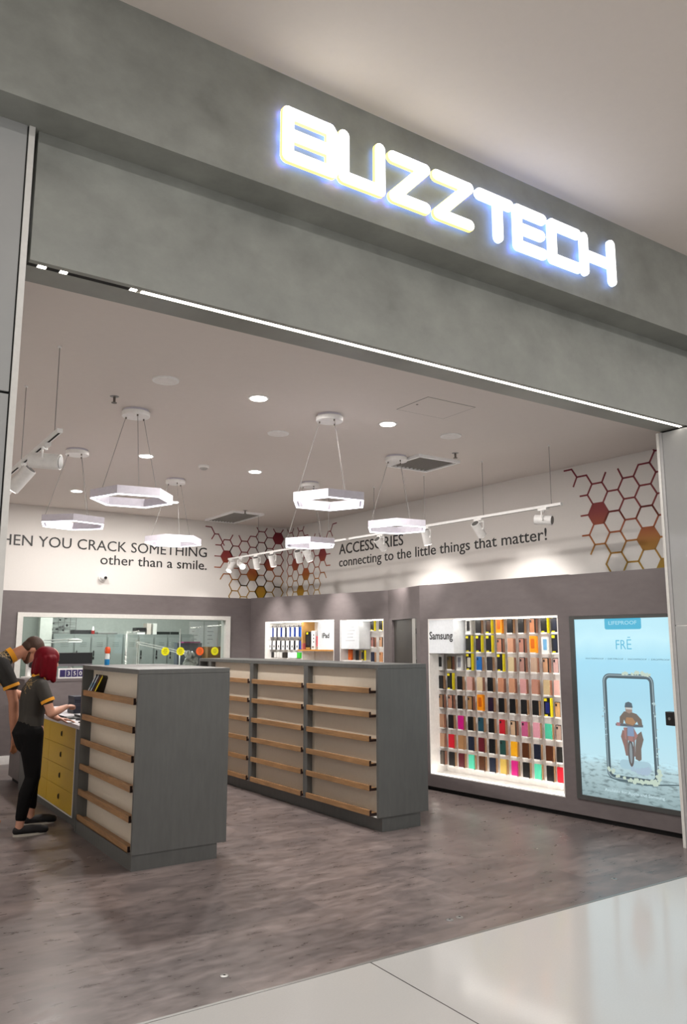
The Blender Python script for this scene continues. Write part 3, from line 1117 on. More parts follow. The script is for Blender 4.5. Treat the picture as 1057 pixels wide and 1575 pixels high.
u2 = thing('shelf_unit', 'long empty grey shelf unit in three bays with oak ledges', 'shelf unit', (4.178, 5.73, 0), .028, 'grey shelf units')
L2, W2 = 3.66, .56
MB().box(0, 0, .122, W2, .03, H1 - .034).build('end_panel', LAM, u2)
MB().box(0, L2 - .03, .0, W2, L2, H1 - .034).build('end_panel', LAM, u2)
MB().box(0, 0, H1 - .033, W2, L2, H1 + .004).build('top_panel', LAM, u2, bevel=.002)
for y in (1.14, 2.26, 3.32):
    MB().box(0, y, .122, .058, y + .075, H1 - .034).build('divider', LAM, u2)
MB().box(.06, .031, .122, .075, 3.34, H1 - .034).build('back_board', CREAM, u2)
MB().box(0.005, .031, .118, .058, 3.32, .1215).build('bottom_strip', WHITE, u2)
MB().box(.09, .031, .122, W2 - .01, L2 - .031, H1 - .035).build('carcass', LAM, u2)
MB().box(.05, .02, 0, W2 - .08, L2 - .031, .117).build('plinth', LAM, u2)
for (a, b_) in ((.10, 1.125), (1.22, 2.245), (2.34, 3.31)):
    for z in (.15, .357, .563, .77, .977, 1.184):
        ledge((u2,), a, b_, .059, z - .024)

# things on the short unit
bt = thing('cleaner_bottle', 'slim bottle with blue base and orange cap on top of the short shelf unit', 'bottle', (2.205, 7.10, 1.4085))
MB().lathe([(.020, 0), (.022, .004), (.022, .05)], n=18).build('blue_base', M('bottle_blue', '#1f86c6', .35), bt, True)
MB().lathe([(.022, .0505), (.021, .09), (.018, .10)], n=18).build('clear_body', M('bottle_clear', '#dfe3e2', .2), bt, True)
MB().lathe([(.020, .1005), (.024, .115), (.024, .145), (.015, .158)], n=18).build('orange_cap', M('bottle_orange', '#e2531f', .35), bt, True)
MB().box(-.0225, -.01, .118, -.021, .012, .14).build('cap_label', WHITE, bt)

for i, (y, col, edge, lab) in enumerate(((7.10, '#31333b', '#c9d2d8', 'dark phone case box leaning first from the far end of the top oak ledge'), (7.03, '#2a3f5c', '#c6d0d8', 'blue and silver box leaning second from the far end of the top oak ledge'),
                                         (6.965, '#3a1f18', '#5b3424', 'dark brown phone case box leaning third on the top oak ledge'), (6.91, '#26241f', '#d8c41a', 'yellow edged box at the near end of the four on the top oak ledge'))):
    bx = thing('case_box', lab, 'box', (2.058, y, 1.170), 0, 'boxes leaning on the top ledge')
    Tm = Matrix.Rotation(R(12), 4, 'Y') @ Matrix.Rotation(R(38), 4, 'X')
    MB().box(-.012, -.013, .0, .085, .013, .20, Tm).build('carton', M('carton_%d' % i, col, .4), bx)
    MB().box(-.014, -.0132, .002, -.0122, .0132, .198, Tm).build('spine', M('carton_edge_%d' % i, edge, .35), bx)
    MB().box(-.0145, -.009, .06, -.0141, .009, .115, Tm).build('spine_label', M('carton_label_%d' % i, ('#2f8fb0', '#2f7fb4', '#1c120e', '#e6d52a')[i], .4), bx)

# ------------------------------------------------------------------ yellow drawer counter
dc = thing('drawer_counter', 'low work counter with yellow drawer fronts behind the red haired woman', 'counter', (2.07, 7.30, 0))
LD = 2.36
MB().box(0.0, 0, 0, .7, .16, .84).build('end_panel', LAM, dc)
MB().box(0.0, LD - .30, 0, .7, LD, .84).build('end_panel', LAM, dc)
MB().box(0.012, .161, 0, .69, LD - .301, .066).build('plinth', LAM, dc)
MB().box(0.022, .161, .067, .69, LD - .301, .84).build('carcass', M('carcass_white', '#dcdad4', .5), dc)
MB().box(-.002, .161, .067, .0215, .175, .84).build('white_edge', WHITE, dc)
MB().box(-.002, LD - .315, .067, .0215, LD - .301, .84).build('white_edge', WHITE, dc)
MB().box(-.002, .1755, .067, .0215, LD - .3155, .078).build('white_edge', WHITE, dc)
MB().box(-.02, 0, .841, .72, LD, .878).build('worktop', M('worktop_white', '#d7d4d6', .35), dc, bevel=.003)
for c_, (a, b_) in enumerate(((.178, 1.105), (1.111, 2.04))):
    for r_ in range(4):
        z0 = .081 + r_ * .19
        dw = MB().box(0.0, a, z0, .0205, b_, z0 + .186).build('drawer', YELLOW, dc)
        yc = (a + b_) / 2
        MB().lathe([(.001, -.026), (.010, -.018), (.0125, 0), (.010, .018), (.001, .026)], (-.001, yc, z0 + .10), 12).build('finger_pull', M('pull_dark', '#2a1c12', .6), dw)

# things on the counter
for i in range(5):
    tag(MB().box(0, 0, 0, .16, .24, .034, Matrix.Translation((2.33 + .006 * (i % 2), 8.55 - .01 * (i % 3), .879 + .0345 * i))).build('carton_stack_box', M('dark_carton_%d' % (i % 2), ('#1b1e2c', '#232635')[i % 2], .5), None, bevel=.002),
        'dark flat carton, %s of the stack on the drawer counter' % ('bottom one', 'second from the bottom', 'middle one', 'second from the top', 'topmost')[i], 'carton', 'stacked dark cartons on the counter')
for i in range(4):
    tag(MB().box(0, 0, 0, .15, .20, .045, Matrix.Translation((2.38 - .008 * (i % 2), 8.08 + .01 * (i % 2), .879 + .0455 * i)) @ Matrix.Rotation(R(4 * (i % 2)), 4, 'Z')).build('phone_carton', BLACK, None, bevel=.003),
        'small black phone carton, %s under the red box' % ('lowest', 'second', 'third', 'topmost')[i], 'carton', 'black cartons under the red box')
rb = thing('red_box', 'flat red box lying on top of small black cartons', 'box', (2.455, 8.17, 1.063))
MB().box(-.085, -.11, 0, .085, .11, .012).build('base', WHITE, rb)
MB().box(-.087, -.112, .0125, .087, .112, .042).build('lid', M('red_lid', '#d2473e', .4), rb, bevel=.003)
tr = thing('tool_tray', 'long black tool tray on the counter by the woman\'s hand', 'tray', (2.15, 8.02, .879))
MB().box(-.07, -.14, 0, .09, .14, .012).box(-.07, -.14, .012, -.062, .14, .03).box(.082, -.14, .012, .09, .14, .03).build('tray_body', BLACK, tr)
MB().box(-.05, -.10, .0125, .02, -.02, .020).build('phone_part', STEEL, tr)
for i, (x, y, rz, mm, lab) in enumerate(((2.16, 7.50, 12, BLACK, 'black phone lying on a white card at the near end of the counter'), (2.27, 7.63, -20, M('dark_blue_phone', '#23283c', .3), 'dark blue phone lying behind the black phone on the counter'),
                                         (2.22, 7.76, 35, M('grey_phone', '#56555c', .3), 'grey phone lying askew on the counter'))):
    ph = thing('mobile_phone', lab, 'phone', (x, y, .879), R(rz), 'phones on the counter')
    MB().prism(rrect(.075, .15, .01), (0, 0, 0), X_, Y_, Z_, .009).build('phone_body', mm, ph)
    MB().prism(rrect(.068, .14, .006), (0, 0, .0091), X_, Y_, Z_, .0006).build('screen', M('dark_screen', '#08080b', .08), ph)
cd = MB().box(2.06, 7.40, .8785, 2.20, 7.56, .8788).build('paper_card', WHITE)
bpy.data.objects.remove(cd)
lp = thing('clipboard', 'white paper sheets in front of the phones on the counter', 'paper', (2.12, 7.92, .8785))
MB().box(-.06, -.09, 0, .06, .09, .003).build('sheets', WHITE, lp)
bpy.data.objects['clipboard'].name = 'paper_sheets'

# ------------------------------------------------------------------ service desk behind
sdk = thing('service_desk', 'tall grey service desk carrying a number board and a monitor', 'desk', (2.10, 9.75, 0))
MB().box(0, 0, .06, 2.0, .55, 1.155).build('body', LAMW, sdk)
MB().box(-.012, 0.003, 0.06, -.0005, .55, 1.155).build('side_panel', LAMW, sdk)
MB().box(0.03, .03, 0, 1.97, .52, .0595).build('plinth', DKGAP, sdk)
MB().box(-.015, -.01, 1.1555, 2.01, .56, 1.185).build('desk_top', LAMW, sdk)
nb = thing('number_board', 'white framed board with purple number tiles on the service desk', 'sign board', (2.47, 9.80, 1.1855))
MB().box(0, 0, 0, .46, .02, .118).build('board_frame', WHITE, nb)
for i, ch in enumerate(' 350'):
    x = .018 + i * .070
    tl = MB().box(x, -.003, .018, x + .064, -.0005, .100).build('number_tile', M('purple_tile', '#2f2360', .4), nb)
    if ch != ' ':
        text_mesh('digit', ch, WHITE, (x + .032, -.0035, .034), X_, Z_, .050, None, .001, .012, 'CENTER', tl)
mon = thing('monitor', 'wide black monitor seen over the red hair', 'monitor', (2.66, 10.02, 1.1855), R(-4))
MB().box(-.28, -.012, .165, .26, .012, .30).build('screen', M('monitor_black', '#0a0a0c', .3), mon, bevel=.004)
MB().box(-.28, -.014, .135, .26, .010, .1645).build('lower_bezel', M('bezel_grey', '#78757a', .4), mon)
MB().box(-.02, .012, .02, .02, .03, .20).build('stand', STEEL, mon)
MB().box(-.11, -.06, 0, .11, .09, .0195).build('stand_foot', STEEL, mon)
cab = MB()
cab.loft([(2.55, 9.93, 1.19), (2.57, 9.93, 1.25), (2.62, 9.94, 1.285), (2.66, 9.945, 1.30)], [.005] * 4, n=8)
tag(cab.build('white_cable', WHITE, None, True), 'short white cable bending up behind the number board', 'cable')
ms = thing('microscope', 'white and black microscope on the service desk beside the bending man', 'microscope', (2.22, 10.0, 1.1855), R(120))
MB().box(-.10, -.08, 0, .10, .08, .025).build('base', WHITE, ms, bevel=.006)
MB().box(.05, -.025, .0255, .09, .025, .24).build('column', WHITE, ms, bevel=.006)
MB().cyl((-.02, 0, .25), (.02, 0, .13), .035, .03).build('optic_head', BLACK, ms, True)
for s in (-1, 1):
    MB().cyl((-.03, .022 * s, .262), (-.07, .03 * s, .32), .015).build('eyepiece', BLACK, ms, True)
MB().box(-.01, -.03, .18, .06, .03, .215).build('arm', WHITE, ms)

# ------------------------------------------------------------------ workroom contents
ld = None
xs = [3.42, 3.765, 4.055, 4.335, 4.62, 4.90, 5.19, 5.45, 5.71, 5.97]
for i in range(9):
    a, b_ = xs[i], xs[i + 1]
    lab = 'grey steel locker seen through the window, %s' % ('first from the white column', 'second from the white column, behind the lamp', 'third from the white column', 'fourth, behind the blue and orange bottle',
                                                            'fifth in the row', 'sixth in the row', 'seventh in the row, right behind the upright pole', 'eighth in the row', 'last of the row beside the white pole')[i]
    lk = thing('locker', lab, 'locker', (a, 14.0, 0), 0, 'grey lockers in the workroom')
    w = b_ - a - .004
    MB().box(0, .015, 0, w, .50, 1.755).build('locker_body', LOCK, lk)
    for j, (z0, z1) in enumerate(((.90, 1.70), (.08, .88))):
        dd = MB().box(.014, 0, z0, w - .014, .0145, z1).build('locker_door', M('locker_door_steel', '#8a928e', .42), lk)
        MB().box(.04, -.012, (z0 + z1) / 2 + .08, .058, -.0005, (z0 + z1) / 2 + .17).build('latch', BLACK, dd)
        MB().box(.035, -.010, (z0 + z1) / 2 + .02, .062, -.0005, (z0 + z1) / 2 + .06).build('padlock', BLACK, dd)
        for k in range(3):
            MB().box(w * .35, -.002, z1 - .10 - k * .03, w * .75, -.0003, z1 - .09 - k * .03).build('vent_slot', M('slot_dark', '#6d7571', .6), dd)
ZL = 1.756
tag(MB().box(3.78, 14.1, ZL, 4.14, 14.35, ZL + .07).build('black_case', BLACK, None, bevel=.006), 'long flat black case on the lockers by the small red bottle', 'case')
rbt = thing('sauce_bottle', 'small red and white bottle on top of the lockers', 'bottle', (4.09, 14.05, ZL))
MB().lathe([(.028, 0), (.03, .01), (.03, .06)], n=14).build('body', M('red_plastic', '#a02420', .4), rbt, True)
MB().lathe([(.022, .0605), (.02, .10), (.01, .13)], n=14).build('cap', WHITE, rbt, True)
tag(MB().box(4.2, 14.12, ZL, 4.55, 14.35, ZL + .03).build('grey_folder', STEEL, None, bevel=.003), 'flat grey folder on the lockers beside the small red bottle', 'folder')
tag(MB().box(4.90, 14.1, ZL, 5.05, 14.3, ZL + .05).build('white_carton', WHITE, None, bevel=.003), 'small white carton on the lockers with a dark box on it', 'carton')
tag(MB().box(4.88, 14.08, ZL + .051, 5.06, 14.3, ZL + .12).build('dark_box', BLACK, None, bevel=.003), 'dark box resting on a small white carton on the lockers', 'box')
tag(MB().box(5.08, 14.1, ZL, 5.16, 14.3, ZL + .20).build('upright_carton', M('pale_carton', '#d4c9c0', .5), None, bevel=.003), 'tall pale carton standing on the lockers', 'carton')
tag(MB().box(5.20, 14.1, ZL, 5.27, 14.3, ZL + .20).build('upright_carton', M('white_carton_card', '#dfdfda', .5), None, bevel=.003), 'tall white carton standing on the lockers beside the pale one', 'carton')
tag(MB().box(5.30, 14.1, ZL, 5.70, 14.35, ZL + .05).build('flat_tray', M('dark_green_tray', '#1e2421', .4), None, bevel=.004), 'flat dark tray on the lockers above the yellow price stickers', 'tray')
tag(MB().box(5.74, 14.1, ZL, 5.95, 14.3, ZL + .012).build('paper_pile', M('grey_paper', '#8a918d', .6), None), 'thin pile of grey paper at the end of the lockers', 'paper')
# tool rack with gadgets hung on the wall
rk = thing('tool_rack', 'wire rack crowded with dark tools on the workroom wall above the lockers', 'tool rack', (3.45, 14.70, 1.78))
for i in range(4):
    MB().cyl((0, 0, i * .09), (.52, 0, i * .09), .004, n=6).build('wire', WIRE, rk)
for i in range(6):
    MB().cyl((i * .104, 0, 0), (i * .104, 0, .30), .004, n=6).build('wire', WIRE, rk)
for i in range(11):
    x, z = random.uniform(.02, .50), random.uniform(.03, .27)
    MB().ell((x, -.05, z), (random.uniform(.015, .035), .03, random.uniform(.012, .03)), n=10, k=6).build('tool', (BLACK, STEEL, BLACK)[i % 3], rk, True)
tag(MB().cyl((5.0, 12.31, 0.86), (5.0, 12.31, 1.83), .010, n=10).build('white_pole', WHITE, None, True), 'thin white upright pole behind the second price sticker', 'pole')

wbm = thing('workbench', 'white bench top hidden behind the window sill', 'bench', (2.2, 11.85, 0))
MB().box(0.3, 0, .82, 4.1, .9, .858).build('bench_top', WHITE, wbm)
for x in (.4, 2.2, 4.0):
    MB().box(x, .05, 0, x + .05, .85, .819).build('bench_leg', STEEL, wbm)


def desk_lamp(bx, by, elbow, head, tilt, lab):
    t = thing('desk_lamp', lab, 'desk lamp', (bx, by, .859), 0, 'white swing arm lamps')
    o_ = Vector((bx, by, .859))
    MB().lathe([(.07, 0), (.07, .02), (.02, .03)], n=18).build('base', WHITE, t, True)
    e_, h_ = Vector(elbow) - o_, Vector(head) - o_
    m = MB()
    for d in (-.012, .012):
        m.cyl(Vector((d, 0, .03)), e_ + Vector((d, 0, 0)), .007, n=8)
    m.build('lower_arm', WHITE, t)
    m = MB()
    for d in (-.018, .018):
        m.cyl(e_ + Vector((0, 0, d)), h_ + Vector((-.02, 0, d + .02)), .008, n=8)
    m.build('upper_arm', WHITE, t)
    MB().cyl(e_ - Vector((0, .02, 0)), e_ + Vector((0, .02, 0)), .022, n=14).build('elbow_joint', WHITE, t)
    hd = MB().lathe([(.10, 0), (.11, .01), (.10, .03), (.04, .05)], h_, 28).build('lamp_head', WHITE, t, True)
    MB().lathe([(.095, -.004), (.096, -.0005)], h_, 28).build('light_ring', emis('lamp_ring', '#fbfff8', 4), hd)
    return t


desk_lamp(2.75, 12.3, (2.84, 12.3, 1.62), (3.32, 12.3, 1.62), 0, 'white swing arm lamp with glowing round head by the bending man')
desk_lamp(4.30, 12.3, (4.30, 12.3, 1.60), (5.05, 12.3, 1.43), 0, 'white swing arm lamp behind the yellow price stickers')

YEL = M('yellow_sticker', '#e8e300', .5)
ORA = M('orange_sticker', '#f2611d', .5)
for x, mm, lab in ((4.514, YEL, 'yellow round price sticker on the glass, first from the man'), (4.759, YEL, 'yellow round price sticker on the glass, between the first yellow and the orange one'),
                   (5.08, ORA, 'orange round price sticker on the window glass'), (5.333, YEL, 'yellow round price sticker on the glass in front of the cardboard box')):
    s_ = thing('price_sticker', lab, 'sticker', (x, YB + .046, 1.474), 0, 'round price stickers on the glass')
    r_ = .066
    pts = []
    for i in range(40):
        q = 2 * PI * i / 40
        rr = r_ * (1 if i % 2 else .93)
        pts.append((rr * math.cos(q), rr * math.sin(q)))
    MB().prism(pts, (0, 0, 0), X_, Z_, Y_, .0025).build('disc', mm, s_)
    m = MB()
    for k, wd in enumerate((.05, .07, .045)):
        for j in range(4):
            m.box(-wd / 2 + j * wd / 4, -.001, .024 - k * .026, -wd / 2 + (j + .7) * wd / 4, -.0002, .032 - k * .026 + .004 * (j % 2))
    m.build('handwriting', M('pen_green', '#5c6410' if mm is YEL else '#7c2c10', .6), s_)

cb = thing('cardboard_box', 'brown cardboard box on the bench behind a yellow sticker', 'box', (5.62, 12.35, .859))
MB().box(-.11, 0, 0, .13, .25, .68).build('carton', M('brown_card', '#8d6a3c', .7, noise=(12, .12, (1, 1, 1))), cb)
MB().box(-.112, -.001, .42, .132, .251, .45).build('tape', M('tape_dark', '#5f4624', .5), cb)
bb = thing('dark_bag', 'dark bag behind the cardboard box at the window edge', 'bag', (5.86, 12.45, .859))
m = MB()
m.loft([(0, 0, .06), (0, 0, .35), (0.01, 0, .62), (-.01, 0, .76)], [(.06, .1), (.07, .1), (.06, .09), (.03, .04)], (1, 0, 0))
m.build('bag_body', M('bag_dark', '#1b1c22', .6), bb, True)
pbg = thing('plastic_wrap', 'crumpled clear plastic wrapping beside the orange sticker', 'plastic wrap', (5.12, 12.2, .859))
m = MB()
random.seed(3)
for i in range(14):
    m.ell((random.uniform(-.10, .12), random.uniform(-.05, .05), .36 + random.uniform(-.05, .22)), (random.uniform(.03, .08), .03, random.uniform(.02, .08)), Euler((random.random() * 3, random.random() * 3, random.random() * 3)).to_matrix(), 8, 5)
m.loft([(0, 0, .03), (0, 0, .36)], [.08, .10], (1, 0, 0), 10)
m.build('film', M('plastic_film', '#a9aba8', .12, noise=(18, .35, (1, 1, 1)), spec=.9), pbg)
tag(MB().box(5.08, 12.62, .859, 5.52, 12.75, 1.60).build('leaning_board', M('grey_board', '#5f6670', .5), None), 'grey board standing behind the plastic wrapping', 'board')
tag(MB().box(5.16, 12.55, 1.602, 5.46, 12.75, 1.622).build('magenta_folder', M('magenta', '#a63a7c', .5), None), 'magenta folder lying on the grey board behind the window', 'folder')
for i, (a, b_, lab) in enumerate(((6.17, 6.47, 'first white sheet pinned on the far workroom wall'), (6.50, 6.78, 'second white sheet pinned on the far workroom wall'), (6.88, 7.30, 'widest white sheet pinned on the far workroom wall'))):
    p_ = thing('pinned_sheet', lab, 'paper sheet', (a, WY - .006, 1.40), 0, 'sheets pinned in the workroom')
    MB().box(0, 0, 0, b_ - a, .004, .62).build('sheet', M('sheet_white', '#e2e6e4', .6), p_)
    m = MB()
    for k in range(6):
        m.box(.06, -.001, .12 + k * .075, (b_ - a) * random.uniform(.35, .8), -.0003, .13 + k * .075)
    m.build('print', M('grey_print', '#8a908e', .6), p_)

# ------------------------------------------------------------------ lit display niches in the side wall
NICHE = M('niche_white', '#efece8', .5)


def niche(name, lab, origin, s0, s1, z0, z1, depth, tape=True):
    n_ = thing(name, lab, 'display niche', origin, A6, 'lit display niches')
    MB().box(s0 + .001, depth, z0 + .001, s1 - .001, depth + .015, z1 - .001).build('back_panel', NICHE, n_)
    MB().box(s0 + .001, .001, z0 + .001, s0 + .013, depth, z1 - .001).build('side_panel', NICHE, n_)
    MB().box(s1 - .013, .001, z0 + .001, s1 - .001, depth, z1 - .001).build('side_panel', NICHE, n_)
    MB().box(s0 + .013, .001, z0 + .001, s1 - .013, depth, z0 + .012).build('bottom_panel', NICHE, n_)
    MB().box(s0 + .013, .001, z1 - .012, s1 - .013, depth, z1 - .001).build('top_panel', NICHE, n_)
    return n_


ND = .25
nich = niche('display_niche', 'big brightly lit white niche filled with rows of phone cases', SO, NS0, NS1, NZ0, NZ1, ND)
LN = emis('niche_led', '#fff9f0', 24)
MB().box(NS0 + .41, .012, NZ1 - .020, NS1 - .02, .028, NZ1 - .0125).build('led_strip', LN, nich)
MB().box(NS0 + .02, .016, NZ0 + .0125, NS1 - .02, .032, NZ0 + .018).build('led_strip', LN, nich)
MB().box(NS1 - .0195, .014, NZ0 + .03, NS1 - .0135, .03, NZ1 - .03).build('led_strip', LN, nich)  # side strip hidden from the camera, added to whiten gaps between cases
n1 = niche('display_niche', 'far lit niche with white and blue packs and a white tablet sign', IO, I1S0, I1S1, IZ0, I1Z, .25)
MB().box(I1S0 + .02, .012, I1Z - .020, I1S1 - .02, .028, I1Z - .0125).build('led_strip', LN, n1)
n2 = niche('display_niche', 'narrow lit niche with a white notice beside the dark door', IO, I2S0, I2S1, IZ0, I2Z, .25)
MB().box(I2S0 + .02, .012, I2Z - .020, I2S1 - .02, .028, I2Z - .0125).build('led_strip', LN, n2)


def S_(s, y, z, O=SO):
    n_ = Vector((-T6.y, T6.x, 0))
    return O + T6 * s + n_ * y + Vector((0, 0, z))


# brand header block in the niche
hb = thing('display_header', 'white header block with bold black brand lettering in the phone case niche', 'header sign', S_(NS0 + .014, .003, 1.487), A6)
MB().box(0, 0, 0, .374, .21, .370).build('block', M('header_white', '#e4e8ec', .4), hb)
text_mesh('lettering', 'Samsung', TEXTBLK, (.008, -.0005, .155), X_, Z_, .088, .352, .002, .014, 'LEFT', hb)

# phone cases ------------------------------------------------------
CW, CH, CT = .070, .150, .013
_cache = {}


def cached(key, fn):
    if key not in _cache:
        _cache[key] = fn()
    return _cache[key]


def case_parts(style, col):
    """returns [(part name, mesh)], first one is the thing's own mesh. local: x along wall, y into wall, z up from the holder lip."""
    key = style + col

    def make():
        out = []
        cm = M('case_' + col.strip('#'), col, .38)
        if style == 'case':
            p = rrect(CW, CH, .009, 3, 0, CH / 2)
            out.append(('phone_case', MB().prism(p, (0, 0, 0), X_, Z_, Y_, CT).mesh('phone_case', cm)))
            out.append(('package_card', MB().box(-.034, CT + .001, 0.002, .036, CT + .035, CH * .97).mesh('package_card', M('pack_tan', '#b08a66', .5))))
            out.append(('camera_cutout', MB().prism(rrect(.018, .026, .004, 2, -.016, CH - .026), (0, -.0012, 0), X_, Z_, Y_, .001).mesh('camera_cutout', BLACK)))
        elif style == 'wallet':
            p = rrect(CW + .004, CH, .005, 2, 0, CH / 2)
            out.append(('phone_case', MB().prism(p, (0, 0, 0), X_, Z_, Y_, .018).mesh('phone_case', cm)))
            out.append(('package_card', MB().box(-.034, .019, 0.002, .040, .045, CH * .97).mesh('package_card', M('pack_tan', '#b08a66', .5))))
            out.append(('clasp', MB().box(.024, -.002, CH * .45, .042, -.0003, CH * .58).mesh('clasp', cm)))
        elif style == 'clear':
            p = rrect(CW, CH, .010, 3, 0, CH / 2)
            out.append(('phone_case', MB().prism(p, (0, 0, 0), X_, Z_, Y_, CT).mesh('phone_case', M('case_rim_dark', '#2c2624', .3))))
            out.append(('case_back', MB().prism(rrect(CW - .014, CH - .014, .007, 3, 0, CH / 2), (0, -.002, 0), X_, Z_, Y_, .0015).mesh('case_back', M('case_back_' + col.strip('#'), col, .25))))
            out.append(('package_card', MB().box(-.034, CT + .001, 0.002, .036, CT + .035, CH * .97).mesh('package_card', M('pack_rose', '#9a6a55', .5))))
            out.append(('camera_cutout', MB().prism(rrect(.018, .026, .004, 2, -.014, CH - .03), (0, -.0035, 0), X_, Z_, Y_, .001).mesh('camera_cutout', BLACK)))
        elif style == 'glitter':
            p = rrect(CW, CH, .010, 3, 0, CH / 2)
            gm = M('glitter_' + col.strip('#'), col, .25, noise=(220, .30, (1, 1, 1)))
            out.append(('phone_case', MB().prism(p, (0, 0, 0), X_, Z_, Y_, CT).mesh('phone_case', gm)))
            out.append(('package_card', MB().box(-.034, CT + .001, 0.002, .036, CT + .035, CH * .97).mesh('package_card', M('pack_rose', '#9a6a55', .5))))
        elif style == 'rugged':
            out.append(('phone_case_box', MB().box(-.038, 0, 0, .038, .040, .182).mesh('phone_case_box', M('box_black', '#17171a', .4))))
            out.append(('yellow_edge', MB().box(.0385, -.001, 0, .0425, .041, .182).mesh('yellow_edge', M('box_yellow', '#e3d410', .4))))
            out.append(('yellow_tab', MB().box(-.034, -.0015, .150, .000, -.0003, .176).mesh('yellow_tab', M('box_yellow', '#e3d410', .4))))
            out.append(('yellow_foot', MB().box(-.030, -.0015, .004, .004, -.0003, .020).mesh('yellow_foot', M('box_yellow', '#e3d410', .4))))
            out.append(('pictured_case', MB().prism(rrect(.046, .105, .008, 3, .004, .086), (0, -.002, 0), X_, Z_, Y_, .0015).mesh('pictured_case', cm)))
        elif style == 'orange':
            out.append(('phone_case_box', MB().prism(rrect(.080, .172, .010, 3, 0, .086), (0, 0, 0), X_, Z_, Y_, .035).mesh('phone_case_box', cm)))
            out.append(('pictured_case', MB().prism(rrect(.044, .098, .008, 3, 0, .094), (0, -.002, 0), X_, Z_, Y_, .0015).mesh('pictured_case', M('box_orange_deep', '#c65f0a', .4))))
        elif style == 'white':
            out.append(('phone_case_box', MB().box(-.036, 0, 0, .036, .030, .160).mesh('phone_case_box', M('box_white', '#dcdcda', .4))))
            out.append(('pictured_case', MB().prism(rrect(.044, .110, .006, 3, .006, .085), (0, -.002, 0), X_, Z_, Y_, .0015).mesh('pictured_case', cm)))
        return out
    return cached(key, make)


def put_case(style, col, s, z, label, group, O=SO, y=.150, sc=1.0):
    parts = case_parts(style, col)
    root = bpy.data.objects.new('phone_case' if style not in ('rugged', 'orange', 'white') else 'boxed_phone_case', parts[0][1])
    COL.objects.link(root)
    root.location = S_(s, y, z, O)
    root.rotation_euler = (0, 0, A6)
    root.scale = (sc, sc, sc)
    tag(root, label, 'phone case', group)
    for nm, me in parts[1:]:
        c = place(nm, me, root)
    return root


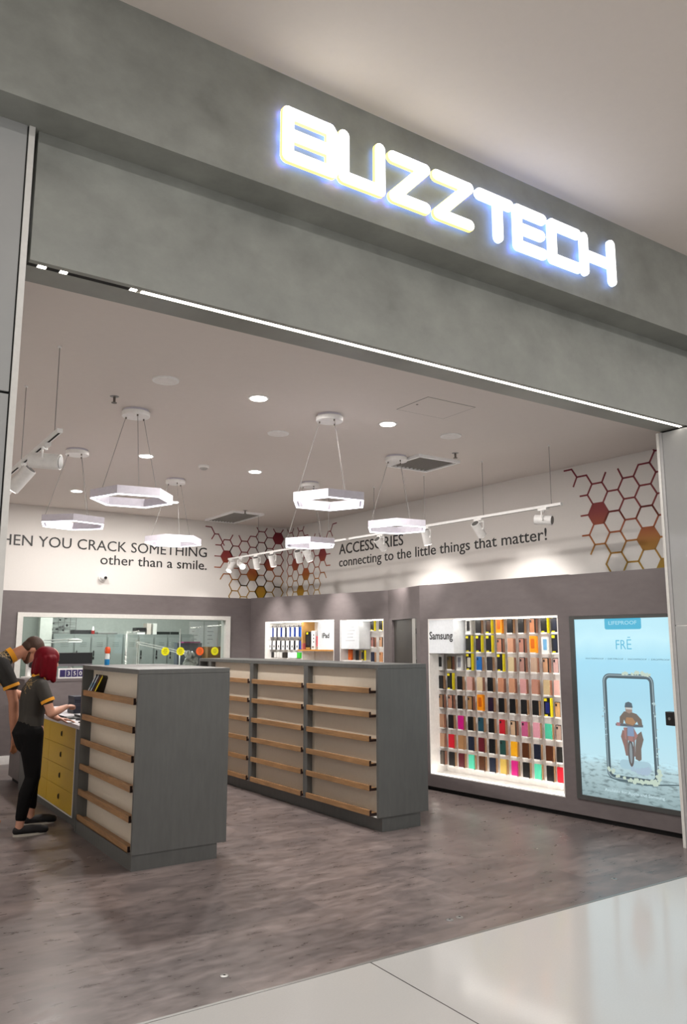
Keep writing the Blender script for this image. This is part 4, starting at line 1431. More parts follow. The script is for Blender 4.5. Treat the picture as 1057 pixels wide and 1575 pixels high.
RG, CL, GL, WT, CS, OR_, WH = 'rugged', 'clear', 'glitter', 'wallet', 'case', 'orange', 'white'
ROWS = [
    (1.700, 3, [(WH, '#1a1a1a', 'white packed black'), (CS, '#201f21', 'black'), (RG, '#4c2f1e', 'yellow edged brown boxed'), (OR_, '#f09315', 'orange boxed'), (CS, '#0f0f11', 'small black'), (CS, '#19191b', 'plain black'),
                (CL, '#b77c5a', 'copper and black'), (RG, '#1f211c', 'yellow edged black boxed'), (RG, '#1b2133', 'yellow edged navy boxed')]),
    (1.500, 3, [(RG, '#23251a', 'yellow edged black boxed'), (RG, '#2a1526', 'yellow edged plum boxed'), (RG, '#16181b', 'yellow edged dark boxed'), (CL, '#b47b63', 'rose gold dark rimmed'), (GL, '#c08f74', 'rose gold'), (CL, '#ad7a6a', 'pinkish dark rimmed'),
                (OR_, '#f09315', 'orange boxed'), (WH, '#6aa0c8', 'white and blue boxed'), (RG, '#1b2133', 'yellow edged navy boxed')]),
    (1.305, 0, [(WH, '#16161a', 'white packed black'), (CL, '#75633c', 'olive dark rimmed'), (WH, '#8d8f98', 'grey marbled'), (RG, '#c9c4b4', 'yellow edged pale boxed'), (CS, '#1f63a8', 'blue'), (CS, '#26272e', 'charcoal'),
                (RG, '#1a1c1d', 'yellow edged black boxed'), (GL, '#c7b48e', 'pale gold glitter'), (CL, '#a77f74', 'clear dark rimmed'), (GL, '#b59a86', 'sandy glitter'), (CL, '#b48a6c', 'copper dark rimmed'), (CL, '#b08f8a', 'pale rose dark rimmed')]),
    (1.087, 0, [(CS, '#131316', 'black'), (RG, '#1f221a', 'yellow edged black boxed'), (CS, '#18181a', 'plain black'), (GL, '#c39a90', 'pink clear'), (GL, '#cdb898', 'cream gold'), (CS, '#121214', 'glossy black'),
                (GL, '#c0876a', 'rose and purple'), (GL, '#c79273', 'rose gold'), (GL, '#d19a98', 'pink fading'), (GL, '#b98674', 'rose flowered glitter'), (GL, '#c2ab84', 'gold glitter'), (GL, '#c99f97', 'light pink glitter')]),
    (.880, 0, [(CL, '#a37b5c', 'tan dark rimmed'), (CL, '#b17f69', 'rose dark rimmed'), (CS, '#101012', 'black'), (CL, '#a88058', 'gold dark rimmed'), (OR_, '#f09315', 'orange boxed'), (CS, '#241328', 'dark plum'),
               (CS, '#141416', 'black'), (CS, '#111113', 'deep black'), (CS, '#1b1b1c', 'matt black'), (CS, '#161617', 'wide black'), (RG, '#1b2466', 'royal blue boxed'), (CL, '#b88f63', 'sand dark rimmed')]),
    (.662, 0, [(GL, '#b98d70', 'tan'), (CS, '#141012', 'black'), (WT, '#c4177d', 'magenta wallet'), (CS, '#121212', 'plain black'), (CS, '#1f4654', 'dark teal'), (CS, '#0f1012', 'glossy black'),
               (CS, '#b6202c', 'red'), (CL, '#c0a184', 'pale dark rimmed'), (CS, '#b9567f', 'deep pink'), (WT, '#d293a0', 'light pink wallet'), (WT, '#4ab796', 'mint wallet'), (CL, '#9c8478', 'clear dark rimmed')]),
    (.452, 0, [(GL, '#c29a7c', 'tan'), (WT, '#c9152a', 'bright red wallet'), (WT, '#a0764f', 'caramel wallet'), (WT, '#1c2233', 'navy wallet'), (WT, '#5b1722', 'burgundy wallet'), (WT, '#0f0f11', 'black wallet'),
               (CS, '#20453f', 'dark green'), (WT, '#e3a21a', 'amber wallet'), (WT, '#4d2812', 'brown wallet'), (WT, '#171c2c', 'dark navy wallet'), (WT, '#48230f', 'chestnut wallet'), (CS, '#232220', 'charcoal')]),
    (.262, 0, [(CL, '#5f554c', 'smoky dark rimmed'), (WT, '#121011', 'black wallet'), (WT, '#4f1620', 'burgundy wallet'), (WT, '#4fbd9d', 'mint wallet'), (WT, '#4a2812', 'brown wallet'), (WT, '#181f30', 'navy wallet'),
               (WT, '#bfa24f', 'gold wallet'), (WT, '#b81a70', 'magenta wallet'), (WT, '#100f10', 'plain black wallet'), (WT, '#50be9c', 'bright mint wallet'), (WT, '#0e0d0e', 'deep black wallet'), (WT, '#b01828', 'red wallet')]),
]
ORD = ['first', 'second', 'third', 'fourth', 'fifth', 'sixth', 'seventh', 'eighth', 'ninth', 'tenth', 'eleventh', 'last']
RN = ['top row', 'second row', 'third row', 'fourth row', 'fifth row', 'sixth row', 'seventh row', 'bottom row']
HOLD = M('clear_white_holder', '#e9e7e3', .3)
hm = MB().box(-.036, -.010, -.008, .036, .03, -.002).box(-.036, -.010, -.002, .036, -.007, .006).box(-.012, .03, -.010, .012, ND - .16, -.004).mesh('holder', HOLD)
hs = MB().box(-.004, 0, 0, .004, .008, .20).mesh('rail', HOLD)
for r_, (z, c0, row) in enumerate(ROWS):
    for i, (st_, col, desc) in enumerate(row):
        s = .201 + (c0 + i) * .1444
        if c0 + i == 11:
            s -= .02
        kind = 'phone case'
        lab = '%s phone case in the %s, %s from the brand header end' % (desc, RN[r_], ORD[i] if len(row) == 12 or i < 8 else 'last')
        put_case(st_, col, s, z, lab, 'phone cases in the big niche')
        ho = place('holder', hm, nich)
        ho.location = (s, .155, z)
for c in range(12):
    s = .201 + c * .1444 - (.02 if c == 11 else 0)
    z0 = .24
    z1 = 1.845 if c >= 3 else 1.46
    MB().box(s - .012, ND - .008, z0, s + .012, ND - .0005, z1).build('wall_rail', HOLD, nich)

# far niche contents
PKB = M('pack_blue', '#20439c', .4)
PKW = M('pack_white', '#e3e4e6', .4)
pw = (.09, .045, .152)


def pack(s, z, w, d, h_, front, side, label, O=IO, y=.085, mark=None, group='packs in the far niche', hook=True):
    t = thing('hanging_pack' if hook else 'boxed_item', label, 'pack', S_(s, y, z, O), A6, group)
    MB().box(-w / 2, 0, 0, w / 2, d, h_).build('pack_front', front, t)
    MB().box(w / 2 + .0003, .001, 0.001, w / 2 + .014, d, h_ - .001).build('pack_side', side, t)
    if mark:
        MB().box(-.012, -.0012, h_ * .25, .012, -.0003, h_ * .5).build('pack_print', mark, t)
    if hook:
        m = MB()
        m.cyl((0, .25 - y, h_ + .012), (0, -.03, h_ + .012), .003, n=6)
        m.box(-.012, d * .4, h_, .012, d * .5, h_ + .03)
        m.build('hook', WIRE, t)
    return t


for i, s in enumerate((.335, .447, .56, .681, .80, .915, 1.037)):
    pack(s + .13, 1.695, .066, .06, .145, PKW, PKB if i not in (1, 3) else M('pack_dark', '#1d2740', .4), 'white and blue hanging pack, %s of the upper row in the far niche' % ORD[i])
for i, s in enumerate((.315, .425, .548, .669, .785, .908, 1.037)):
    pack(s + .13, 1.497, .075, .05, .140, PKW, M('pack_dark2', '#2a2b30', .4), 'white hanging pack with a dark mark, %s of the lower row in the far niche' % ORD[i], mark=BLACK)
pack(1.29, 1.69, .10, .06, .15, M('pack_sky', '#2a6fd0', .4), PKB, 'bright blue hanging pack at the end of the upper row')
pack(1.255, 1.49, .055, .06, .14, PKB, PKB, 'dark blue hanging pack at the end of the lower row')
third = [(.45, .05, '#1c1b1d'), (.52, .035, '#d9d7d4'), (.60, .035, '#d9d7d4'), (.67, .06, '#cfcdca'), (.77, .09, '#2b2623'), (.90, .06, '#d8dadb'), (.98, .06, '#dfe2e0'), (1.06, .06, '#e4e8e2'), (1.14, .07, '#3fbf3a'), (1.23, .07, '#35ad33')]
for i, (s, w, c) in enumerate(third):
    pack(s + .06, 1.375, w, .07, .085, M('smallpack_' + c.strip('#'), c, .45), M('smallpack_' + c.strip('#'), c, .45), '%s small pack, %s along the lowest visible row in the far niche' % ({'#1c1b1d': 'black', '#2b2623': 'dark brown', '#3fbf3a': 'bright green', '#35ad33': 'green'}.get(c, 'white'), ORD[i]), hook=False, group='small packs in the far niche')
dv = MB().box(1.36, .02, 1.52, 1.388, .249, 1.925).build('divider', M('oak_divider', '#c79a5a', .5), n1)
MB().box(1.31, -.012, 1.487, 2.150, .249, 1.506).build('oak_shelf', M('oak_shelf_light', '#c98d3f', .5), n1)
MB().box(I1S0 + .02, .10, 1.355, 1.37, .249, 1.37).build('lower_shelf', NICHE, n1)
MB().box(1.375, .02, IZ0 + .02, 1.392, .249, 1.486).build('lower_divider', NICHE, n1)


def shelf_item(nm, s, z, w, d, h_, mm, lab, cat, y=.06, O=IO, deco=None):
    t = thing(nm, lab, cat, S_(s, y, z, O), A6)
    MB().box(-w / 2, 0, 0, w / 2, d, h_).build('carton', mm, t, bevel=.002)
    if deco:
        for (x0, z0, x1, z1, dm) in deco:
            MB().box(x0, -.0014, z0, x1, -.0003, z1).build('print', dm, t)
    return t


shelf_item('black_carton', 1.475, 1.507, .125, .05, .26, BLACK, 'black carton with a yellow top mark on the oak shelf', 'carton', deco=[(-.04, .22, .0, .25, M('box_yellow', '#e3d410', .4)), (-.04, .06, .04, .20, M('print_dark', '#2a2a2c', .4)), (-.05, .005, .05, .03, GOLD)])
shelf_item('white_spotted_carton', 1.60, 1.507, .095, .05, .27, PKW, 'white carton with black dots on the oak shelf', 'carton', deco=[(.0, .20, .02, .22, BLACK), (.0, .15, .02, .17, BLACK), (.0, .10, .02, .12, BLACK), (-.03, .02, .02, .05, STEEL)])
shelf_item('red_case', 1.705, 1.55, .055, .04, .15, M('coral_case', '#c8404a', .4), 'coral red case hanging between the dotted carton and the tablet sign', 'case')
shelf_item('pink_pack', 1.388, 1.507, .045, .05, .09, M('pink_pack', '#b05a62', .4), 'small pink pack at the end of the oak shelf', 'pack', y=.02)
tsn = thing('tablet_sign', 'white sign block with black tablet name lettering in the far niche', 'header sign', S_(1.771, .012, 1.507, IO), A6)
MB().box(0, 0, 0, .372, .12, .395).build('block', M('header_white', '#e4e8ec', .4), tsn)
text_mesh('lettering', 'iPad', TEXTBLK, (.186, -.0005, .165), X_, Z_, .075, .165, .002, .012, 'CENTER', tsn)
ntc = thing('notice_sign', 'white notice block with faint grey lines in the narrow niche', 'notice', S_(2.308, .012, 1.520, IO), A6)
MB().box(0, 0, 0, .385, .20, .385).build('block', M('header_white', '#e4e8ec', .4), ntc)
m = MB()
for k, wd in enumerate((.16, .20, .14, .13, .20)):
    m.box(.192 - wd / 2, -.0012, .29 - k * .045, .192 + wd / 2, -.0003, .30 - k * .045)
m.build('faint_text', M('faint_text', '#b9bcc0', .5), ntc)
MB().box(I2S0 + .014, .03, 1.352, 2.73, .249, 1.366).build('lower_shelf', NICHE, n2)
put_case(OR_, '#e0641a', 2.40, 1.367, 'orange boxed phone case below the white notice', 'cases in the narrow niche', IO, .09, .85)
put_case(CS, '#151517', 2.555, 1.367, 'black phone case standing beside the orange one below the notice', 'cases in the narrow niche', IO, .09, .9)
put_case(RG, '#191a1c', 2.68, 1.367, 'black boxed phone case third below the white notice', 'cases in the narrow niche', IO, .09, .75)
k = 0
for j, s in enumerate((2.82, 2.99)):
    for i, (st_, col, z, ds) in enumerate(((RG, '#1b1c1e', 1.765, 'black boxed'), (CL, ('#9c6d66', '#c79a78')[j], 1.545, ('plum', 'sand')[j]), (CS, ('#1d2238', '#b9835a')[j], 1.345, ('navy', 'copper')[j]))):
        put_case(st_, col, s + .02, z, '%s phone case at the %s of the %s column by the dark door' % (ds, ('top', 'middle', 'bottom')[i], ('inner', 'outer')[j]), 'cases in the narrow niche', IO, .12, .9)
        ho = place('holder', hm, n2)
        ho.location = (s + .02, .125, z)
    MB().box(s + .005, .242, 1.0, s + .035, .2495, 1.90).build('wall_rail', HOLD, n2)

# ------------------------------------------------------------------ backlit poster
ps = thing('poster_lightbox', 'tall backlit poster of a motocross rider inside a phone outline', 'lightbox', S_(PS0, 0, PZ0), A6)
pw_, ph_ = PS1 - PS0, PZ1 - PZ0
fm = M('lightbox_frame', '#4b4c4b', .4)
f_ = .052
m = MB()
m.box(.002, -.012, .002, f_, .12, ph_ - .002).box(pw_ - f_, -.012, .002, pw_ - .002, .12, ph_ - .002).box(f_, -.012, .002, pw_ - f_, .12, .042).box(f_, -.012, ph_ - .032, pw_ - f_, .12, ph_ - .002)
m.build('frame', fm, ps)
# printed artwork, lit from behind: pale sky fading to cracked ground
art = bpy.data.materials.new('poster_art')
art.use_nodes = True
nt = art.node_tree
b = nt.nodes['Principled BSDF']
tc = nt.nodes.new('ShaderNodeTexCoord')
sp = nt.nodes.new('ShaderNodeSeparateXYZ')
nt.links.new(tc.outputs['Generated'], sp.inputs[0])
nz = nt.nodes.new('ShaderNodeTexNoise')
nz.inputs['Scale'].default_value = 5
nz.inputs['Detail'].default_value = 5
nt.links.new(tc.outputs['Generated'], nz.inputs['Vector'])
mp = nt.nodes.new('ShaderNodeMapping')
mp.inputs['Scale'].default_value = (9, 1, 40)
nt.links.new(tc.outputs['Generated'], mp.inputs['Vector'])
nz2 = nt.nodes.new('ShaderNodeTexNoise')
nz2.inputs['Scale'].default_value = 1.6
nz2.inputs['Detail'].default_value = 6
nt.links.new(mp.outputs[0], nz2.inputs['Vector'])
ad = nt.nodes.new('ShaderNodeMath')
ad.operation = 'MULTIPLY_ADD'
ad.inputs[1].default_value = .10
nt.links.new(nz.outputs[0], ad.inputs[0])
nt.links.new(sp.outputs[2], ad.inputs[2])
cr = nt.nodes.new('ShaderNodeValToRGB')
el = cr.color_ramp.elements
el[0].position, el[0].color = 0.05, rgb('#84989b')
el[1].position, el[1].color = 1.05 if False else 1.0, rgb('#b6e3f0')
for p_, c_ in ((.15, '#9ab0b4'), (.235, '#aac4ca'), (.27, '#b9dde8'), (.40, '#b2dcea'), (.62, '#a3d3e6'), (.80, '#9fd6ec'), (.93, '#bfe9f4')):
    e = el.new(p_)
    e.color = rgb(c_)
nt.links.new(ad.outputs[0], cr.inputs[0])
# cracks only on the printed ground
gm_ = nt.nodes.new('ShaderNodeMapRange')
gm_.inputs[1].default_value, gm_.inputs[2].default_value, gm_.inputs[3].default_value, gm_.inputs[4].default_value = .19, .24, 1, 0
nt.links.new(sp.outputs[2], gm_.inputs[0])
ck = nt.nodes.new('ShaderNodeMapRange')
ck.inputs[1].default_value, ck.inputs[2].default_value, ck.inputs[3].default_value, ck.inputs[4].default_value = .34, .50, .50, 1.10
nt.links.new(nz2.outputs[0], ck.inputs[0])
mxf = nt.nodes.new('ShaderNodeMix')
mxf.data_type = 'FLOAT'
nt.links.new(gm_.outputs[0], mxf.inputs[0])
mxf.inputs[2].default_value = 1.0
nt.links.new(ck.outputs[0], mxf.inputs[3])
sc_ = nt.nodes.new('ShaderNodeVectorMath')
sc_.operation = 'SCALE'
nt.links.new(cr.outputs[0], sc_.inputs[0])
nt.links.new(mxf.outputs[0], sc_.inputs['Scale'])
nt.links.new(sc_.outputs[0], b.inputs['Emission Color'])
b.inputs['Emission Strength'].default_value = 1.0
b.inputs['Base Color'].default_value = rgb('#4a5a5e')
b.inputs['Roughness'].default_value = .25
MB().box(f_, 0, .042, pw_ - f_, .01, ph_ - .032).build('lit_artwork', art, ps)


def pem(name, col, k=1.0):
    m_ = emis(name, col, k)
    m_.node_tree.nodes['Principled BSDF'].inputs['Base Color'].default_value = rgb('#303030')
    return m_


def art_shape(name, poly, col, layer, k=.9):
    """flat printed shape; poly in wall (s,z) coordinates."""
    return MB().prism([(a - PS0, c - PZ0) for a, c in poly], (0, -.0006 * layer - .0005, 0), X_, Z_, Y_, .0004).build(name, pem('print_' + col.strip('#'), col, k), ps)


def ring(name, cx, cz, w, h_, r, t, col, layer, k=.9):
    a = rrect(w, h_, r, 5, cx, cz)
    b_ = rrect(w - 2 * t, h_ - 2 * t, max(r - t, .005), 5, cx, cz)
    m_ = MB()
    n_ = len(a)
    y = -.0006 * layer - .0005
    vs = [(p[0] - PS0, y, p[1] - PZ0) for p in a] + [(p[0] - PS0, y, p[1] - PZ0) for p in b_] + [(p[0] - PS0, y + .0004, p[1] - PZ0) for p in a] + [(p[0] - PS0, y + .0004, p[1] - PZ0) for p in b_]
    fs = []
    for i in range(n_):
        j = (i + 1) % n_
        fs += [(i, j, n_ + j, n_ + i), (2 * n_ + i, 2 * n_ + j, 3 * n_ + j, 3 * n_ + i), (i, j, 2 * n_ + j, 2 * n_ + i), (n_ + i, n_ + j, 3 * n_ + j, 3 * n_ + i)]
    m_.add(vs, fs)
    return m_.build(name, pem('print_' + col.strip('#'), col, k), ps)


def ptext(body, s, z, cap, width, col, layer=3, bold=0.0, k=.95):
    return text_mesh('print_text', body, pem('print_' + col.strip('#'), col, k), (s - PS0, -.0006 * layer - .0005, z - PZ0), X_, Z_, cap, width, .0004, bold, 'CENTER', ps)


art_shape('print_tab', rrect(.365, .105, .018, 3, 2.612, 1.775), '#48b9dc', 1)
ptext('LIFEPROOF', 2.612, 1.765, .034, .28, '#a8def0', 3, .012)
ptext('FR\u0112', 2.612, 1.545, .088, .155, '#5cbbdc', 2, -.004)
ptext('WATERPROOF  /  DIRTPROOF  /  SNOWPROOF  /  DROPPROOF', 2.625, 1.452, .013, .83, '#3f6a7c', 2)
ptext('Available for Apple and Samsung', 2.63, .292, .026, .57, '#cfe6ec', 4)
CX, CZ, PW2, PH2 = 2.628, .865, .50, .925
ring('print_phone', CX, CZ, PW2, PH2, .07, .040, '#5b717b', 1, .75)
ring('print_phone', CX, CZ, PW2 - .020, PH2 - .020, .062, .006, '#b4ccd4', 2, .85)
ring('print_phone', CX, CZ, PW2 - .062, PH2 - .062, .045, .007, '#3c525a', 2, .8)
random.seed(5)


def splash(pts, col, layer, n=16, r=.02):
    for i in range(n):
        t = random.random() * (len(pts) - 1)
        k = int(t)
        p, q = pts[k], pts[min(k + 1, len(pts) - 1)]
        x = p[0] + (q[0] - p[0]) * (t - k) + random.uniform(-.012, .012)
        z = p[1] + (q[1] - p[1]) * (t - k) + random.uniform(-.012, .012)
        rr = random.uniform(.4, 1) * r
        yield [(x + rr * random.uniform(.6, 1.1) * math.cos(2 * PI * j / 9), z + rr * random.uniform(.6, 1.1) * math.sin(2 * PI * j / 9)) for j in range(9)]


def splash_part(pts, col, layer, n, r):
    m_ = MB()
    for pl_ in splash(pts, col, layer, n, r):
        m_.prism([(a - PS0, c - PZ0) for a, c in pl_], (0, -.0006 * layer - .0005, 0), X_, Z_, Y_, .0004)
    return m_.build('print_splash', pem('print_' + col.strip('#'), col, .95), ps)


splash_part([(2.60, 1.335), (2.75, 1.34), (2.84, 1.325)], '#c6d8c8', 5, 26, .018)
splash_part([(2.39, 1.2), (2.375, .95), (2.39, .72)], '#9fc0cb', 5, 14, .012)
splash_part([(2.87, 1.15), (2.875, .8), (2.88, .5)], '#b4cfd2', 5, 18, .014)
splash_part([(2.40, .50), (2.48, .43), (2.62, .415), (2.75, .41), (2.87, .43), (2.88, .52)], '#c4d6c6', 6, 44, .024)
splash_part([(2.62, .50), (2.75, .50), (2.8, .53)], '#a9bfd2', 2, 20, .035)
art_shape('print_shadow', [(2.31, .43), (2.5, .405), (2.75, .40), (3.06, .435), (3.06, .425), (2.75, .385), (2.5, .39)], '#5d767c', 1, .8)
# rider
art_shape('print_dust', rrect(.30, .08, .039, 6, 2.66, .545), '#a9cbd8', 2, .95)
EL = lambda cx, cz, a, b_: [(cx + a * math.cos(2 * PI * q / 24), cz + b_ * math.sin(2 * PI * q / 24)) for q in range(24)]
art_shape('print_rider', EL(2.625, .645, .030, .115), '#5f5a5a', 3, .95)      # front wheel, seen head on
art_shape('print_rider', EL(2.625, .645, .014, .088), '#8d9aa0', 4, .95)
for sx_ in (-.034, .034):
    art_shape('print_rider', [(2.625 + sx_ - .008, .62), (2.632 + sx_ * .9 - .008, .86), (2.632 + sx_ * .9 + .008, .86), (2.625 + sx_ + .008, .62)], '#7d6f6c', 4, .95)   # fork legs
art_shape('print_rider', [(2.665, .60), (2.67, .70), (2.685, .80), (2.735, .84), (2.752, .77), (2.725, .69), (2.722, .60), (2.70, .585)], '#766b64', 3, .95)       # legs and boots
art_shape('print_rider', [(2.575, .62), (2.56, .70), (2.535, .78), (2.555, .84), (2.60, .81), (2.60, .70), (2.60, .62)], '#8f6e67', 3, .95)
art_shape('print_rider', [(2.575, .76), (2.565, .86), (2.66, .87), (2.70, .80), (2.66, .74)], '#a57a76', 4, .95)      # tank
art_shape('print_rider', [(2.60, .79), (2.605, .875), (2.665, .875), (2.665, .79)], '#8fa7c8', 5, .8)     # number plate
art_shape('print_rider', [(2.49, .872), (2.49, .89), (2.58, .895), (2.68, .895), (2.755, .895), (2.755, .875), (2.66, .868)], '#5f686f', 5, .95)   # handlebar
art_shape('print_rider', [(2.53, .895), (2.535, .95), (2.58, 1.00), (2.64, 1.00), (2.70, .985), (2.745, .94), (2.75, .89), (2.715, .885), (2.70, .92), (2.66, .875), (2.60, .88), (2.575, .93), (2.565, .89)], '#75695f', 6, .95)  # torso and arms
art_shape('print_rider', [(2.585, .90), (2.60, .95), (2.66, .95), (2.69, .91), (2.66, .885)], '#a8825f', 7, .95)
art_shape('print_rider', [(2.50, .87), (2.50, .90), (2.535, .90), (2.535, .87)], '#a97e82', 7, .95)
art_shape('print_rider', [(2.596, 1.00), (2.594, 1.045), (2.61, 1.066), (2.645, 1.066), (2.662, 1.045), (2.66, 1.00), (2.63, .985)], '#a18b80', 7, .95)  # head
art_shape('print_rider', [(2.588, 1.037), (2.598, 1.075), (2.63, 1.087), (2.66, 1.075), (2.668, 1.037)], '#53646f', 8, .95)  # cap
art_shape('print_rider', [(2.60, 1.02), (2.60, 1.035), (2.66, 1.035), (2.66, 1.02)], '#d7dbd8', 8, .8)


# ------------------------------------------------------------------ PEOPLE
def fuse(name, mb, mat, parent, voxel=.008, it=4, O=Vector((0, 0, 0))):
    """one continuous surface out of overlapping closed lofts."""
    me = mb.mesh(name + '_src', mat)
    o_ = bpy.data.objects.new(name, me)
    COL.objects.link(o_)
    r_ = o_.modifiers.new('join', 'REMESH')
    r_.mode = 'VOXEL'
    r_.voxel_size = voxel
    r_.use_smooth_shade = True
    s_ = o_.modifiers.new('soft', 'SMOOTH')
    s_.factor = .5
    s_.iterations = it
    dg_ = bpy.context.evaluated_depsgraph_get()
    m2 = bpy.data.meshes.new_from_object(o_.evaluated_get(dg_))
    bpy.data.objects.remove(o_)
    for v_ in m2.vertices:
        v_.co -= O
    m2.materials.clear()
    m2.materials.append(mat)
    m2.polygons.foreach_set('use_smooth', [True] * len(m2.polygons))
    m2.name = name
    return place(name, m2, parent)


def polo_mat(name, base, c, rad):
    """charcoal polo with a gold cell print around point c (object space)."""
    m_ = M(name, base, .75, noise=(60, .08, (1, 1, 1)))
    nt_ = m_.node_tree
    b_ = nt_.nodes['Principled BSDF']
    src_ = b_.inputs['Base Color'].links[0].from_socket
    tc_ = nt_.nodes.new('ShaderNodeTexCoord')
    vo = nt_.nodes.new('ShaderNodeTexVoronoi')
    vo.feature = 'DISTANCE_TO_EDGE'
    vo.inputs['Scale'].default_value = 34
    nt_.links.new(tc_.outputs['Object'], vo.inputs['Vector'])
    lt = nt_.nodes.new('ShaderNodeMath')
    lt.operation = 'LESS_THAN'
    lt.inputs[1].default_value = .06
    nt_.links.new(vo.outputs['Distance'], lt.inputs[0])
    ds = nt_.nodes.new('ShaderNodeVectorMath')
    ds.operation = 'DISTANCE'
    ds.inputs[1].default_value = c
    nt_.links.new(tc_.outputs['Object'], ds.inputs[0])
    nzz = nt_.nodes.new('ShaderNodeTexNoise')
    nzz.inputs['Scale'].default_value = 22
    nt_.links.new(tc_.outputs['Object'], nzz.inputs['Vector'])
    ma = nt_.nodes.new('ShaderNodeMath')
    ma.operation = 'MULTIPLY_ADD'
    ma.inputs[1].default_value = .16
    nt_.links.new(nzz.outputs[0], ma.inputs[0])
    nt_.links.new(ds.outputs['Value'], ma.inputs[2])
    l2 = nt_.nodes.new('ShaderNodeMath')
    l2.operation = 'LESS_THAN'
    l2.inputs[1].default_value = rad + .07
    nt_.links.new(ma.outputs[0], l2.inputs[0])
    an = nt_.nodes.new('ShaderNodeMath')
    an.operation = 'MULTIPLY'
    nt_.links.new(lt.outputs[0], an.inputs[0])
    nt_.links.new(l2.outputs[0], an.inputs[1])
    mx_ = nt_.nodes.new('ShaderNodeMix')
    mx_.data_type = 'RGBA'
    nt_.links.new(an.outputs[0], mx_.inputs[0])
    nt_.links.new(src_, mx_.inputs[6])
    mx_.inputs[7].default_value = rgb('#a98c55')
    nt_.links.new(mx_.outputs[2], b_.inputs['Base Color'])
    return m_


def hand(mb, wrist, direction, palm_n, curl, side, s=1.0):
    """palm and five separate bent fingers; palm_n = way the palm faces; side = thumb direction."""
    w_, d, n_, t_ = Vector(wrist), Vector(direction).normalized(), Vector(palm_n).normalized(), Vector(side).normalized()
    mb.loft([w_, w_ + d * .045 * s, w_ + d * .085 * s], [(.022 * s, .016 * s), (.036 * s, .014 * s), (.038 * s, .012 * s)], t_, 12)
    for i, (off, ln) in enumerate(((.030, .068), (.010, .076), (-.010, .071), (-.029, .056))):
        p = w_ + d * .085 * s + t_ * off * s
        pts = [p]
        dd = d.copy()
        for k in range(3):
            dd = (dd + n_ * curl).normalized()
            pts.append(pts[-1] + dd * ln * s * (.45, .32, .26)[k])
        mb.loft(pts, [.0092 * s, .0090 * s, .0083 * s, .0070 * s], t_, 8)
    p = w_ + d * .025 * s + t_ * .026 * s
    a = (t_ * .75 + d * .6 + n_ * .3).normalized()
    b2 = (d * .9 + t_ * .2 + n_ * .45).normalized()
    mb.loft([p, p + a * .034 * s, p + a * .034 * s + b2 * .032 * s, p + a * .034 * s + b2 * .052 * s], [.012 * s, .0105 * s, .0095 * s, .008 * s], n_, 8)


def face(mb, c, crown, front, s=1.0):
    """head mass with nose, brow, chin, ears; crown = up axis of the head, front = face normal."""
    z, f = Vector(crown).normalized(), Vector(front).normalized()
    f = (f - z * f.dot(z)).normalized()
    l_ = z.cross(f)
    Q = Matrix((f, l_, z)).transposed()
    P = lambda a, b_, c_: Vector(c) + f * a * s + l_ * b_ * s + z * c_ * s
    mb.ell(P(-.012, 0, .03), (.098 * s, .076 * s, .088 * s), Q)
    mb.ell(P(.022, 0, -.035), (.066 * s, .058 * s, .078 * s), Q)
    mb.ell(P(.055, 0, -.088), (.026 * s, .028 * s, .022 * s), Q, 12, 8)
    mb.loft([P(.078, 0, .022), P(.098, 0, -.018), P(.085, 0, -.032)], [.010 * s, .014 * s, .012 * s], l_, 8)
    mb.ell(P(.078, 0, -.058), (.012 * s, .024 * s, .007 * s), Q, 10, 6)
    mb.ell(P(.076, 0, -.070), (.012 * s, .021 * s, .007 * s), Q, 10, 6)
    mb.ell(P(.076, 0, .034), (.014 * s, .046 * s, .009 * s), Q, 10, 6)
    for sd_ in (1, -1):
        mb.ell(P(-.008, .076 * sd_, -.005), (.018 * s, .008 * s, .031 * s), Q, 10, 6)
    return P, Q


# --- woman with red hair --------------------------------------------------
wo = Vector((1.70, 7.45, 0))
wm = thing('person', 'red haired woman in black polo and black trousers standing at the yellow drawers', 'person', wo)
FWD = Vector((1, 0, 0))
hipR, hipL = (1.665, 7.365, .83), (1.675, 7.53, .83)
kneR, kneL = (1.69, 7.355, .46), (1.755, 7.625, .46)
ankR, ankL = (1.605, 7.335, .095), (1.775, 7.715, .095)
m = MB()
m.loft([hipR, (1.675, 7.36, .64), kneR, (1.64, 7.345, .33), ankR, (1.60, 7.335, .05)], [.082, .072, .054, .052, .034, .034])
m.loft([hipL, (1.715, 7.58, .64), kneL, (1.755, 7.67, .33), ankL, (1.77, 7.715, .05)], [.082, .072, .054, .052, .034, .034])
m.loft([(1.585, 7.335, .04), (1.67, 7.328, .04), (1.79, 7.322, .03)], [.03, .034, .026], (0, 1, 0))
m.loft([(1.75, 7.715, .04), (1.84, 7.71, .04), (1.95, 7.70, .03)], [.03, .034, .026], (0, 1, 0))
m.loft([(1.665, 7.447, .78), (1.66, 7.447, .86), (1.675, 7.447, .98), (1.68, 7.447, 1.10), (1.685, 7.447, 1.19), (1.695, 7.447, 1.245), (1.705, 7.447, 1.285)],
       [(.155, .105), (.165, .115), (.125, .088), (.140, .098), (.155, .092), (.150, .065), (.07, .05)])
m.loft([(1.70, 7.447, 1.26), (1.735, 7.447, 1.37)], [.048, .046])
m.loft([(1.705, 7.30, 1.235), (1.745, 7.262, 1.12), (1.785, 7.24, 1.00)], [.046, .040, .035])
m.loft([(1.785, 7.24, 1.00), (1.865, 7.30, 1.02), (1.945, 7.375, 1.04)], [.036, .034, .023])
hand(m, (1.945, 7.375, 1.04), (.72, .60, .05), (-.3, .5, -.8), .62, (-.6, .75, .1), .95)
m.loft([(1.705, 7.60, 1.235), (1.79, 7.68, 1.12), (1.845, 7.70, 1.0)], [.046, .040, .035])
